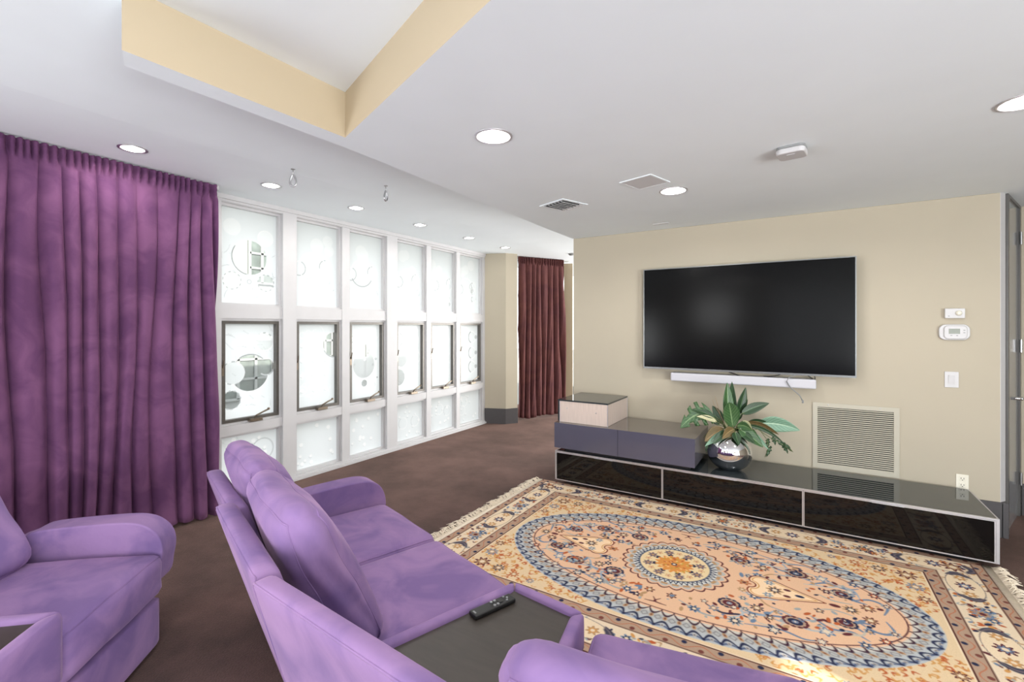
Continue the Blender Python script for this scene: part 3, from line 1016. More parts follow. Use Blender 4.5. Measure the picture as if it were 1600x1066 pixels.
# console of the front row
CF = [(-0.927, 1.501), (-0.622, 1.461), (-0.475, 0.66), (-1.185, 0.735)]
c1 = console('console_table', 'lilac suede wedge console between the two sofas, remote on its dark tray', CF, 0.045, 0.545, None, (-0.8, 1.1, 0), 'dark espresso tray top')
# its upholstered back, wider and higher than the tray
def wedge_panel(p, q, th, z0, z1, lean, parent, name='back_frame'):
    p, q = Vector((*p, 0)), Vector((*q, 0))
    d = (q - p).normalized()
    n = Vector((-d.y, d.x, 0))       # towards the television
    cs = [p + n * lean, q + n * lean, q + n * (lean + th), p + n * (lean + th)]
    cs = [Vector((v.x, v.y, z0)) for v in cs] + [Vector((v.x, v.y, z1)) for v in (p, q, q + n * th, p + n * th)]
    return soft_block(name, cs, 0.02, (0.0, 0.006, 0.008), M_suede, parent, n=(10, 8, 14), piping=(1, (0,)))
wedge_panel((-1.205, 0.655), (-0.47, 0.60), 0.065, 0.05, 0.85, 0.23, c1)

# chair to the other side of the console, nearest the camera
f2 = frame((-0.455, 0.60), (-0.19, 0.98))
s2 = thing('sofa', 'lilac suede sofa closest to the camera, its back cushion overlapping the console tray', 'sofa', f2(0.65, 0.45, 0))
for a0, sd_ in ((0.02, 8), (0.665, 18)):
    base(f2, a0, a0 + 0.635, s2)
    seat(f2, a0 - 0.005, a0 + 0.638, s2, seed=sd_, b1=0.915, z1=0.475)
    back_panel(f2, a0 - 0.01, a0 + 0.635, 0.84, 0.10, s2, b=-0.02)
    pillow(f2, a0, a0 + 0.62, s2, seed=sd_ + 1, zt=0.955, bt=0.0, bb_=0.20, drop=0.03)
arm(f2, 1.315, 1.46, s2)

# chair of the second row
f3 = frame((-3.24, 0.39), (0.745, 0.667))
s3 = thing('recliner_chair', 'lilac suede armchair standing by the plum curtain behind the sofa', 'armchair', f3(0.3, 0.45, 0))
base(f3, -0.005, 0.62, s3, b1=0.90, z1=0.235)
seat(f3, 0.0, 0.615, s3, seed=12, z1=0.445, z0=0.25)
back_panel(f3, -0.02, 0.64, 0.86, 0.12, s3, b=-0.02)
pillow(f3, 0.0, 0.61, s3, seed=13, zt=0.98, bt=0.03, bb_=0.26)
arm(f3, -0.135, -0.005, s3, ztop=0.585, b1=0.90)
C3 = [tuple(f3(0.635, 0.935, 0))[:2], tuple(f3(0.93, 0.945, 0))[:2], tuple(f3(1.16, 0.05, 0))[:2], tuple(f3(0.64, 0.05, 0))[:2]]
c3 = console('console_table', 'lilac suede wedge console beside the armchair by the plum curtain', C3, 0.05, 0.545, None, tuple(f3(0.8, 0.5, 0)), 'dark espresso tray top')

# remote control on the tray
rm = thing('remote_control', 'slim black television remote lying on the console tray', 'remote control', (-0.87, 1.34, 0.533))
def on_tray(v):
    return v
RC, RD = Vector((-0.905, 1.325, 0.533)), Vector((0.155, 0.42, 0)).normalized()
MR = Matrix(((RD.y, RD.x, 0, RC.x), (-RD.x, RD.y, 0, RC.y), (0, 0, 1, RC.z), (0, 0, 0, 1)))
b = MB().box((-0.021, -0.085, 0.0), (0.021, 0.085, 0.016), M=MR)
b.build('body', M_plastic_b, rm, bevel=0.005)
for (x, y, w, h) in ((-0.011, -0.0, 0.005, 0.004), (0.011, -0.0, 0.005, 0.004), (-0.011, 0.014, 0.005, 0.004), (0.011, 0.014, 0.005, 0.004), (0.0, 0.03, 0.011, 0.011), (-0.011, 0.052, 0.004, 0.004), (0.0, 0.06, 0.004, 0.004), (0.011, 0.052, 0.004, 0.004)):
    b = MB().lathe([(w, 0.0155), (w, 0.0185), (w * 0.8, 0.0192)], 14, M=MR @ Matrix.Translation((x, y, 0)))
    b.build('button', M_plastic_g if w < 0.01 else M_plastic_b, rm)
b = MB().box((-0.008, -0.078, 0.016), (0.008, -0.072, 0.0165), M=MR)
b.build('emblem', M_plastic_g, rm)

# ------------------------------------------------------------------ rug
def paint_rug():
    HL, HW = 1.55, 1.025
    nu, nv = 740, 490
    u = np.linspace(-HL, HL, nu)
    v = np.linspace(-HW, HW, nv)
    U, V = np.meshgrid(u, v)
    c = lambda *a: np.array(rgb(*a)[:3])
    PEACH, CREAM, TAN, NAVY, STEEL, GREY, WINE, RUST, GOLD, TAUPE, PALE = (c(230, 188, 154), c(230, 210, 182), c(184, 146, 108), c(46, 50, 76), c(112, 132, 156),
        c(160, 166, 166), c(98, 48, 54), c(186, 96, 54), c(208, 152, 88), c(178, 150, 128), c(206, 196, 182))
    C = np.zeros((nv, nu, 3)) + PEACH
    def put(mask, col, a=1.0):
        w = np.clip(mask, 0, 1)[..., None] * a
        C[:] = C * (1 - w) + col * w
    e = 0.0035
    ss = lambda d: np.clip(d / e + 0.5, 0, 1)
    def win(x, y, r):
        i0, i1 = np.searchsorted(u, [x - r, x + r])
        j0, j1 = np.searchsorted(v, [y - r, y + r])
        return slice(max(0, j0), max(0, j1)), slice(max(0, i0), max(0, i1))
    def lput(sl, w, col, a=1.0):
        w = np.clip(w, 0, 1)[..., None] * a
        C[sl] = C[sl] * (1 - w) + col * w
    def dot(x, y, r, col, sx=1.0, rot=0.0):
        sl = win(x, y, r * max(1, sx) + 0.01)
        du, dv = U[sl] - x, V[sl] - y
        p = (du * math.cos(rot) + dv * math.sin(rot)) / sx
        q = -du * math.sin(rot) + dv * math.cos(rot)
        lput(sl, ss(r - np.hypot(p, q)), col)
    def flower(x, y, R, n, c0, c1, c2, rot=0.0, sx=1.0):
        sl = win(x, y, R * 1.6 * max(1, sx))
        du, dv = (U[sl] - x) / sx, V[sl] - y
        rr = np.hypot(du, dv)
        an = np.arctan2(dv, du) + rot
        pet = R * (0.80 + 0.22 * np.cos(n * an))
        lput(sl, ss(pet - rr), c0)
        lput(sl, ss(pet * 0.66 - rr), c1)
        lput(sl, ss(R * 0.30 - rr), c2)
    def ringflower(x, y, R, n, cd, cr, cc, rot=0.0):
        """ring of separate petals round an outlined heart"""
        for k in range(n):
            a = rot + 2 * PI * k / n
            dot(x + R * math.cos(a), y + R * math.sin(a) * 0.8, R * 0.19, cd, 1.5, a + PI / 2)
        for k in range(n):
            a = rot + 2 * PI * (k + 0.5) / n
            dot(x + R * 0.72 * math.cos(a), y + R * 0.72 * math.sin(a) * 0.8, R * 0.2, TAUPE)
        sl = win(x, y, R)
        rr = np.hypot(U[sl] - x, (V[sl] - y) / 0.8)
        lput(sl, ss(0.010 - np.abs(rr - R * 0.48)), cr)
        dot(x, y, R * 0.25, cc)
        dot(x, y, R * 0.1, CREAM)
    def vine(pts, w, col, a=1.0):
        pts = [np.array(p) for p in pts]
        P = []
        for i in range(len(pts) - 1):
            p0 = pts[max(0, i - 1)]; p1 = pts[i]; p2 = pts[i + 1]; p3 = pts[min(len(pts) - 1, i + 2)]
            L = max(2, int(np.linalg.norm(p2 - p1) / 0.004))
            for t in np.linspace(0, 1, L, endpoint=False):
                P.append(0.5 * ((2 * p1) + (-p0 + p2) * t + (2 * p0 - 5 * p1 + 4 * p2 - p3) * t * t + (-p0 + 3 * p1 - 3 * p2 + p3) * t ** 3))
        for k, q in enumerate(P):
            ww = w * (0.5 + 0.9 * math.sin(PI * (k + 1) / (len(P) + 1)))
            sl = win(q[0], q[1], ww + 0.01)
            lput(sl, ss(ww - np.hypot(U[sl] - q[0], V[sl] - q[1])), col, a)
    # signed distances
    D = np.minimum(HL - np.abs(U), HW - np.abs(V))            # distance to the rug edge
    r = random.Random(5)
    # corner ground and field
    put(ss(D - 0.33), c(226, 200, 162))
    for q in range(420):                                      # golden scrolls in the spandrels
        x, y = r.uniform(0.4, 1.22), r.uniform(0.15, 0.69)
        for sx in (-1, 1):
            for sy in (-1, 1):
                a = r.uniform(0, 6)
                vine([(sx * x, sy * y), (sx * (x + 0.02 * math.cos(a)), sy * (y + 0.02 * math.sin(a))), (sx * (x + 0.03 * math.cos(a + 1)), sy * (y + 0.03 * math.sin(a + 1)))], 0.004, GOLD if q % 3 else RUST, 0.8)
    for (x, y, R, cc) in ((1.13, 0.60, 0.055, WINE), (1.0, 0.61, 0.04, NAVY), (1.15, 0.46, 0.045, STEEL), (0.88, 0.625, 0.034, RUST), (1.17, 0.33, 0.034, WINE), (0.76, 0.64, 0.025, STEEL)):
        for sx in (-1, 1):
            for sy in (-1, 1):
                flower(sx * x, sy * y, R, 8, cc, TAN, CREAM)
    # oval band
    ax, ay, bx, by = 1.185, 0.675, 1.045, 0.515
    def ell(a, bq):
        k = np.sqrt((U / a) ** 2 + (V / bq) ** 2)
        g = np.sqrt((U / a ** 2) ** 2 + (V / bq ** 2) ** 2) + 1e-9
        return (1 - k) * k / g                                  # about the distance inside
    do, di = ell(ax, ay), ell(bx, by)
    put(ss(do), c(206, 200, 190))
    TH = np.arctan2(V / 0.6, U / 1.12)
    # arc-length parameter round the oval
    tt = np.linspace(-PI, PI, 2001)
    xs, ys = 1.12 * np.cos(tt), 0.6 * np.sin(tt)
    sl_ = np.concatenate([[0], np.cumsum(np.hypot(np.diff(xs), np.diff(ys)))])
    S = np.interp(TH, tt, sl_) / sl_[-1]
    nz = 78
    ph = (S * nz) % 1.0
    wdt = np.clip(do + np.maximum(-di, 0), 0.05, 0.3)
    f = np.clip(do / wdt, 0, 1)                                # 0 outside .. 1 inside edge
    band = ss(do) * ss(-di)
    tri = np.abs(ph - 0.5) * 2
    def line(g, th):
        return np.clip((th - np.abs(g)) / 0.06 + 0.5, 0, 1)
    put(band * np.clip((0.42 - f) / 0.04, 0, 1), c(186, 190, 192))
    arch = np.sin(PI * ph)                                   # scallops, one per repeat
    put(band * line(f - (0.07 + 0.27 * arch), 0.06), NAVY)
    put(band * line(f - (0.05 + 0.10 * arch), 0.045), c(84, 98, 128))
    put(band * np.clip((0.13 - np.hypot((ph - 0.5) * 0.8, (f - 0.17) * 1.5)) / 0.08, 0, 1), PALE)
    put(band * np.clip((0.075 - np.hypot((ph - 0.5) * 0.8, (f - 0.17) * 1.5)) / 0.06, 0, 1), NAVY)
    put(band * np.clip((0.13 - np.hypot(np.minimum(ph, 1 - ph) * 0.9, (f - 0.09) * 1.6)) / 0.06, 0, 1), NAVY)
    put(band * line(f - 0.55, 0.15), c(176, 178, 176), 0.9)
    put(band * line(np.minimum(ph, 1 - ph) * 1.2 + np.abs(f - 0.52) * 2.6 - 0.30, 0.07), c(132, 126, 130), 0.8)
    put(band * np.clip((0.22 - np.hypot((ph - 0.5) * 1.1, (f - 0.54) * 1.7)) / 0.08, 0, 1), TAN)
    put(band * np.clip((0.11 - np.hypot((ph - 0.5) * 1.1, (f - 0.54) * 1.7)) / 0.08, 0, 1), WINE)
    put(band * line(f - (0.93 - 0.24 * arch), 0.055), c(66, 40, 56))
    put(band * np.clip((f - 0.86) / 0.06, 0, 1), PEACH)
    put(band * np.clip((0.10 - np.hypot(np.minimum(ph, 1 - ph) * 0.9, (f - 0.93) * 1.4)) / 0.06, 0, 1), c(66, 40, 56))
    # inner field
    put(ss(di), PEACH)
    put(ss(0.004 - np.abs(di)), c(110, 70, 70))
    MX = -0.085                                               # the medallion sits a little off centre
    quad = lambda fn: [fn(sx, sy) for sx in (-1, 1) for sy in (-1, 1)]
    vines = [([(0.30, 0.22), (0.42, 0.30), (0.56, 0.26), (0.66, 0.30)], 0.006, STEEL), ([(0.40, 0.42), (0.54, 0.38), (0.64, 0.40), (0.72, 0.36)], 0.005, STEEL),
             ([(0.84, 0.10), (0.92, 0.16), (0.98, 0.12), (0.96, 0.03)], 0.006, STEEL), ([(0.10, 0.38), (0.22, 0.44), (0.34, 0.42)], 0.005, GREY),
             ([(0.66, 0.17), (0.74, 0.24), (0.82, 0.22), (0.88, 0.26)], 0.006, STEEL), ([(0.42, 0.08), (0.48, 0.18), (0.58, 0.2)], 0.004, TAN),
             ([(0.70, 0.08), (0.76, 0.05), (0.84, 0.06)], 0.004, GREY), ([(0.02, 0.42), (0.0, 0.46), (0.06, 0.47)], 0.004, WINE),
             ([(0.22, 0.34), (0.30, 0.38), (0.38, 0.35), (0.44, 0.37)], 0.006, NAVY), ([(0.86, 0.19), (0.83, 0.15), (0.85, 0.11), (0.90, 0.10)], 0.008, STEEL),
             ([(0.5, 0.34), (0.48, 0.30), (0.51, 0.27)], 0.006, WINE)]
    for pts, w, col in vines:
        for sx in (-1, 1):
            for sy in (-1, 1):
                vine([(MX * (1 - min(1, p[0])) + sx * p[0], sy * p[1]) for p in pts], w, col, 0.85)
    for q in range(22):                                      # faint scrolling tendrils
        x, y = r.uniform(0.25, 0.95), r.uniform(0.06, 0.42)
        a = r.uniform(-0.7, 0.7)
        P = [(x, y)]
        for k in range(4):
            P.append((P[-1][0] + 0.06 * math.cos(a), P[-1][1] + 0.05 * math.sin(a)))
            a += r.uniform(-0.9, 0.9)
        if any((p[0] / bx) ** 2 + (p[1] / by) ** 2 > 0.86 for p in P):
            continue
        for sx in (-1, 1):
            for sy in (-1, 1):
                vine([(MX * (1 - min(1, p[0])) + sx * p[0], sy * p[1]) for p in P], 0.0045, r.choice([c(178, 186, 190), c(196, 186, 170), c(150, 168, 184)]), 0.75)
    ring = [(0.60, 0.27, 0.052, WINE), (0.32, 0.27, 0.05, NAVY), (0.80, 0.15, 0.045, NAVY)]
    fl = [(0.18, 0.42, 0.034, 7, STEEL, NAVY), (0.44, 0.24, 0.036, 8, NAVY, TAN), (0.52, 0.40, 0.034, 6, NAVY, PALE), (0.72, 0.28, 0.04, 6, STEEL, PALE), (0.90, 0.06, 0.036, 8, WINE, TAN),
          (0.36, 0.42, 0.042, 9, GREY, NAVY), (0.06, 0.36, 0.03, 6, WINE, TAN), (0.94, 0.22, 0.03, 7, NAVY, RUST), (0.70, 0.38, 0.03, 7, WINE, PALE), (0.42, 0.13, 0.03, 6, STEEL, NAVY),
          (0.86, 0.30, 0.03, 6, STEEL, NAVY), (0.98, 0.13, 0.028, 7, GREY, WINE), (0.26, 0.36, 0.03, 6, STEEL, TAN)]
    for sx in (-1, 1):
        for sy in (-1, 1):
            ox = lambda x: MX * (1 - min(1, x)) + sx * x
            for x, y, R, cd in ring:
                ringflower(ox(x), sy * y, R, 11, cd, WINE if cd is NAVY else NAVY, STEEL)
            for x, y, R, n, ca, cb in fl:
                flower(ox(x), sy * y, R, n, ca, cb, CREAM, rot=0.3 * sx)
            for q in range(20):
                x, y = r.uniform(0.1, 0.98), r.uniform(0.05, 0.46)
                if (x / bx) ** 2 + (y / by) ** 2 < 0.84 and math.hypot(x, y) > 0.36:
                    flower(ox(x), sy * y, r.uniform(0.018, 0.027), r.choice([5, 6, 7]), r.choice([STEEL, GREY, NAVY, WINE, TAN]), r.choice([TAN, PALE, NAVY]), CREAM, rot=r.uniform(0, 1))
            for q in range(120):
                x, y = r.uniform(0.05, 1.0), r.uniform(0.06, 0.48)
                if (x / bx) ** 2 + (y / by) ** 2 > 0.86 or math.hypot(x, y) < 0.34:
                    continue
                dot(ox(x), sy * y, r.uniform(0.006, 0.012), r.choice([NAVY, WINE, STEEL, TAN, GREY, RUST]), r.uniform(1, 2.4), r.uniform(0, 3))
    # pendants each side of the medallion
    for sx in (-1, 1):
        x0 = MX + sx * 0.43
        X, Y = (U - x0) * sx, V
        R = 0.105
        body = np.maximum(np.hypot(X - 0.10, Y * 1.05) - R * 1.02, -1)
        tipd = np.maximum(np.abs(Y) - (0.36 - X) * 0.42, 0.12 - X)
        lobes = np.minimum(np.hypot(X - 0.045, np.abs(Y) - 0.062) - 0.058, body)
        sh = np.minimum(lobes, np.maximum(tipd, X - 0.36))
        sh = np.maximum(sh, -(np.hypot(X + 0.01, Y) - 0.035))
        put(ss(-sh), c(246, 214, 176))
        put(ss(0.0045 - np.abs(sh)), c(132, 62, 44))
        put(ss(0.0035 - np.abs(sh + 0.016)), GOLD)
        flower(x0 + sx * 0.12, 0, 0.045, 8, TAN, NAVY, CREAM)
        for yy in (-0.07, 0.07):
            flower(x0 + sx * 0.09, yy, 0.028, 6, GREY, STEEL, CREAM)
            dot(x0 + sx * 0.18, yy * 0.5, 0.012, WINE, 1.6)
        dot(x0 + sx * 0.24, 0, 0.013, NAVY, 1.8)
        flower(x0 - sx * 0.035, 0, 0.03, 6, RUST, TAN, WINE, sx=1.3)
        dot(x0 + sx * 0.40, 0, 0.015, WINE, 1.8)
        flower(x0 + sx * 0.47, 0, 0.042, 9, TAN, NAVY, CREAM)
    # medallion
    rm_ = np.hypot(U - MX, V / 0.95)
    am = np.arctan2(V, U - MX)
    n1 = 26
    sc = np.abs(np.sin(am * n1 / 2))
    put(ss(0.315 + 0.012 * sc - rm_), PEACH)
    put(ss(0.265 + 0.03 * sc - rm_), c(186, 184, 178))
    put(ss(0.006 - np.abs(rm_ - (0.29 + 0.024 * sc))) , WINE)
    put(ss(0.010 - np.abs(rm_ - 0.262)) * (sc > 0.55), TAN)
    put(ss(0.248 - rm_), c(214, 214, 208))
    put(ss(0.0085 - np.abs(rm_ - (0.212 + 0.034 * np.abs(((am * 24 / PI) % 1) * 2 - 1)))), NAVY)
    put(ss(0.218 - rm_), c(60, 70, 96), 0.8)
    put(ss(0.205 - rm_), c(232, 208, 164))
    for k in range(8):
        a = 2 * PI * (k + 0.5) / 8
        flower(MX + 0.158 * math.cos(a), 0.15 * math.sin(a), 0.034, 7, c(134, 112, 112), c(112, 96, 110), TAN)
        a2 = 2 * PI * k / 8
        flower(MX + 0.16 * math.cos(a2), 0.152 * math.sin(a2), 0.02, 5, GOLD, CREAM, RUST)
        dot(MX + 0.118 * math.cos(a), 0.112 * math.sin(a), 0.012, NAVY, 1.5, a + PI / 2)
    put(ss(0.105 + 0.012 * np.cos(16 * am) - rm_), c(218, 146, 76))
    for q in range(60):
        a, d = r.uniform(0, 6.3), 0.1 * math.sqrt(r.random())
        dot(MX + d * math.cos(a), d * math.sin(a), 0.006, r.choice([RUST, c(190, 160, 70), c(236, 190, 130)]), 1.5, a)
    dot(MX, 0, 0.018, NAVY)
    dot(MX, 0, 0.009, CREAM)
    # guards and main border
    def guard(d0, d1, seed):
        w = ss(D - d0) * ss(d1 - D)
        put(w, TAUPE)
        horiz = (HW - np.abs(V)) < (HL - np.abs(U))
        along = np.where(horiz, U, V)
        f = (D - d0) / (d1 - d0)
        wave = 0.5 + 0.28 * np.sin(along * 2 * PI / 0.16)
        put(w * np.clip((0.07 - np.abs(f - wave)) / 0.05, 0, 1), RUST, 0.7)
        cell = (along / 0.08) % 1.0
        fl_ = np.hypot((cell - 0.5) * 0.08, (f - 0.5 + 0.22 * np.sign(np.sin(along * 2 * PI / 0.16))) * (d1 - d0))
        alt = (np.floor(along / 0.08) % 2)[..., None]
        m = np.clip((0.013 - fl_) / 0.004 + 0.5, 0, 1)[..., None] * w[..., None]
        C[:] = C * (1 - m) + (alt * NAVY + (1 - alt) * c(120, 70, 62)) * m
        put(ss(0.004 - np.abs(D - d0)), c(96, 58, 52))
        put(ss(0.004 - np.abs(D - d1)), c(96, 58, 52))
    put(ss(0.27 - D), CREAM)
    put(ss(0.06 - D), TAUPE)
    # cartouches along the main border
    dm = 0.157
    def cart(x, y, horiz, L=0.19, Wd=0.078):
        rot = 0 if horiz else PI / 2
        sl = win(x, y, L * 1.5)
        du, dv = U[sl] - x, V[sl] - y
        p, q = (du, dv) if horiz else (dv, du)
        k = np.sqrt((p / L) ** 2 + (q / Wd) ** 2)
        lput(sl, np.clip((1 - k) / 0.06 + 0.5, 0, 1), c(234, 212, 180))
        endw = np.clip((np.abs(p) / L - 0.72) / 0.06, 0, 1) * np.clip((0.13 - np.abs(k - 0.98)) / 0.05 + 0.5, 0, 1)
        lput(sl, endw, NAVY, 0.95)
        lput(sl, np.clip((0.03 - np.abs(k - 1.0)) / 0.03 + 0.5, 0, 1), c(122, 110, 112), 0.8)
        ex = (lambda t, s: (x + t, y + s)) if horiz else (lambda t, s: (x + s, y + t))
        for t, R, n, ca, cb in ((0, 0.046, 8, WINE, STEEL), (0.1, 0.036, 7, TAN, GOLD), (-0.1, 0.036, 7, TAN, GOLD)):
            px, py = ex(t, 0)
            flower(px, py, R, n, ca, cb, CREAM)
        for t in (-0.26, 0.26):
            px, py = ex(t, 0.03)
            flower(px, py, 0.03, 6, STEEL, NAVY, CREAM)
            px, py = ex(t * 1.15, -0.035)
            flower(px, py, 0.026, 6, RUST, GOLD, WINE)
    for q in range(1700):                                      # small scrolls and leaves in the border
        if r.random() < 0.6:
            x, y = r.uniform(-HL + 0.08, HL - 0.08), r.choice([-1, 1]) * (HW - r.uniform(0.08, 0.235))
        else:
            x, y = r.choice([-1, 1]) * (HL - r.uniform(0.08, 0.235)), r.uniform(-HW + 0.08, HW - 0.08)
        if q % 3 == 0:
            a = r.uniform(0, 6)
            vine([(x, y), (x + 0.025 * math.cos(a), y + 0.025 * math.sin(a)), (x + 0.035 * math.cos(a + 1), y + 0.035 * math.sin(a + 1))], 0.0035, r.choice([TAN, GOLD, GREY, WINE]), 0.8)
        else:
            dot(x, y, r.uniform(0.005, 0.011), r.choice([TAN, GOLD, STEEL, WINE, GREY, NAVY, RUST]), r.uniform(1, 2.2), r.uniform(0, 3))
    for sx in (-1.3, -0.38, 0.54, 1.3):
        for sy in (-1, 1):
            cart(sx * 1.0, sy * (HW - dm), True)
    for sx in (-1, 1):
        for y in (-0.62, 0.0, 0.62):
            cart(sx * (HL - dm), y, False, L=0.16)
    for sx in (-1, 1):
        for sy in (-1, 1):
            flower(sx * (HL - dm), sy * (HW - dm), 0.06, 8, WINE, TAN, CREAM)
    for x in (-0.84, 0.08, 0.95):
        for sy in (-1, 1):
            flower(x, sy * (HW - dm), 0.05, 9, NAVY, TAN, RUST)
    for y in (-0.31, 0.31):
        for sx in (-1, 1):
            flower(sx * (HL - dm), y, 0.05, 9, STEEL, TAN, WINE)
    guard(0.0, 0.055, 1)
    guard(0.255, 0.325, 2)
    put(ss(0.0035 - np.abs(D - 0.333)), c(234, 212, 180))
    return U, V, C, nu, nv

RX, RY = -0.605, 3.022
U_, V_, C_, nu_, nv_ = paint_rug()
thk = 0.012
Z_ = np.full(U_.shape, thk)
rot_ = math.radians(0.4)
Xr = RX + U_ * math.cos(rot_) - V_ * math.sin(rot_)
Yr = RY + U_ * math.sin(rot_) + V_ * math.cos(rot_)
Vt = np.stack([Xr.ravel(), Yr.ravel(), Z_.ravel()], 1)
ii = (np.arange(nv_ - 1)[:, None] * nu_ + np.arange(nu_ - 1)[None, :]).ravel()
Fq = np.stack([ii, ii + 1, ii + 1 + nu_, ii + nu_], 1)
loop = list(range(nu_)) + [k * nu_ + nu_ - 1 for k in range(1, nv_)] + [(nv_ - 1) * nu_ + k for k in range(nu_ - 2, -1, -1)] + [k * nu_ for k in range(nv_ - 2, 0, -1)]
nb_ = len(Vt)
low = Vt[loop].copy()
low[:, 2] = 0.0005
Vt = np.concatenate([Vt, low])
Lh = len(loop)
side = np.array([(loop[k], nb_ + k, nb_ + (k + 1) % Lh, loop[(k + 1) % Lh]) for k in range(Lh)])
Fq = np.concatenate([Fq, side])
cols = C_.reshape(-1, 3)
cols = np.concatenate([cols, cols[loop]])
M_rug = attr_mat('woven_wool_pattern', 'pattern')
rug = thing('persian_rug', 'peach and cream oriental rug with navy oval band lying before the television cabinet', 'rug', (RX, RY, 0))
me = bpy.data.meshes.new('woven_field')
me.vertices.add(len(Vt)); me.vertices.foreach_set('co', Vt.astype(np.float32).ravel())
me.loops.add(len(Fq) * 4); me.loops.foreach_set('vertex_index', Fq.astype(np.int32).ravel())
me.polygons.add(len(Fq)); me.polygons.foreach_set('loop_start', np.arange(0, len(Fq) * 4, 4, dtype=np.int32))
me.update(calc_edges=True)
me.materials.append(M_rug)
ca = me.color_attributes.new('pattern', 'FLOAT_COLOR', 'POINT')
ca.data.foreach_set('color', np.concatenate([cols, np.ones((len(cols), 1))], 1).astype(np.float32).ravel())
o = bpy.data.objects.new('woven_field', me)
COL.objects.link(o)
o.parent = rug
o.matrix_parent_inverse = Matrix.Translation(-Vector(rug.location))
M_fringe = mat('cream_cotton_fringe', rgb(236, 222, 200), 0.95, vary=0.08, scale=60)
for sgn in (-1, 1):
    b = MB()
    k = 0
    xe = RX + sgn * 1.55
    # woven kilim end
    b.box((min(xe, xe + sgn * 0.045), RY - 1.02, 0.001), (max(xe, xe + sgn * 0.045), RY + 1.02, 0.008))
    y = RY - 1.015
    while y < RY + 1.015:
        L = rnd.uniform(0.05, 0.10)
        a = rnd.gauss(0, 0.45)
        x0 = xe + sgn * 0.04
        b.tube([(x0, y, 0.006), (x0 + sgn * L * 0.5 * math.cos(a), y + L * 0.5 * math.sin(a), 0.014 + rnd.uniform(0, 0.012)), (x0 + sgn * L * math.cos(a * 1.3), y + L * math.sin(a * 1.3), 0.004)], [0.0035, 0.004, 0.0022], 5)
        y += 0.0072
    b.build('fringe', M_fringe, rug, smooth=True)

# ------------------------------------------------------------------ low television cabinet
cab = thing('media_cabinet', 'long low black glass media cabinet with silver edging under the television', 'cabinet', (-0.5, 4.3, 0))
cx0, cx1, cy0, cy1, cz0, cz1 = -2.01, 1.012, 4.0, 4.625, 0.052, 0.322
b = MB().box((cx0 + 0.004, cy0 + 0.02, cz0), (cx1 - 0.004, cy1, cz1 - 0.008))
b.build('body', M_blackglass, cab)
b = MB().box((cx0 + 0.08, cy0 + 0.07, 0.0125), (cx1 - 0.08, cy1 - 0.05, cz0))
b.build('plinth', M_darkbody, cab)
b = MB().box((cx0 + 0.006, cy0 + 0.010, cz1 - 0.008), (cx1 - 0.006, cy1, cz1))
b.build('glass_top', M_topglass, cab)
b = MB()
b.box((cx0 + 0.006, cy0 - 0.004, cz1 - 0.009), (cx1 - 0.014, cy0 + 0.0098, cz1 + 0.001)).box((cx1 - 0.006, cy0 + 0.012, cz1 - 0.009), (cx1 + 0.002, cy1, cz1 + 0.001)).box((cx0 - 0.002, cy0 + 0.012, cz1 - 0.009), (cx0 + 0.006, cy1, cz1 + 0.001))
b.box((cx1 - 0.014, cy0 - 0.004, cz0 - 0.003), (cx1 + 0.002, cy0 + 0.012, cz1 + 0.001)).box((cx0 - 0.002, cy0 - 0.004, cz0 - 0.003), (cx0 + 0.006, cy0 + 0.012, cz1 + 0.001))
b.build('edge_trim', M_alu, cab)
xs = [cx0 + 0.006, -1.0095, -0.0045, cx1 - 0.014]
for k in range(3):
    a, c = xs[k] + 0.001, xs[k + 1] - 0.001
    d = MB().box((a + 0.006, cy0, cz0 + 0.006), (c - 0.006, cy0 + 0.018, cz1 - 0.015)).build('door', M_blackglass, cab)
    m = MB()
    w = 0.0065
    rim(m, 'y', a, c, cz0 - 0.003, cz1 - 0.0105, cy0 - 0.004, cy0 - 0.0002, w, w, 0.007, 0.006)
    m.build('door_frame', M_alu, d)
    mid = (a + c) / 2 - 0.02
    MB().box((mid - 0.085, cy0 - 0.016, cz1 - 0.015), (mid + 0.085, cy0 - 0.003, cz1 - 0.010)).build('handle', M_alu, d)

# grey drawer unit on top of it
gx0, gx1, gy0, gy1, gz0, gz1 = -2.015, -0.748, 3.985, 4.60, 0.360, 0.592
dw = thing('drawer_unit', 'glossy grey two-drawer unit standing on the black media cabinet', 'drawers', ((gx0 + gx1) / 2, 4.3, 0.323))
MB().box((gx0 + 0.09, gy0 + 0.05, 0.3235), (gx1 - 0.05, gy1 - 0.03, gz0)).build('plinth', M_darkbody, dw)
MB().box((gx0, gy0 + 0.02, gz0), (gx1, gy1, gz1 - 0.006)).build('body', M_greygloss, dw, bevel=0.002)
MB().box((gx0, gy0 + 0.004, gz1 - 0.006), (gx1, gy1, gz1)).build('glass_top', M_greytop, dw)
gm = (gx0 + gx1) / 2 - 0.012
for a, c in ((gx0, gm - 0.0015), (gm + 0.0015, gx1)):
    d = MB().box((a, gy0, gz0 - 0.004), (c, gy0 + 0.019, gz1 - 0.001)).build('drawer', M_greygloss, dw, bevel=0.002)
    mid = (a + c) / 2
    MB().box((mid - 0.08, gy0 + 0.003, gz0 - 0.009), (mid + 0.08, gy0 + 0.015, gz0 - 0.0045)).build('handle', M_darkbody, d)

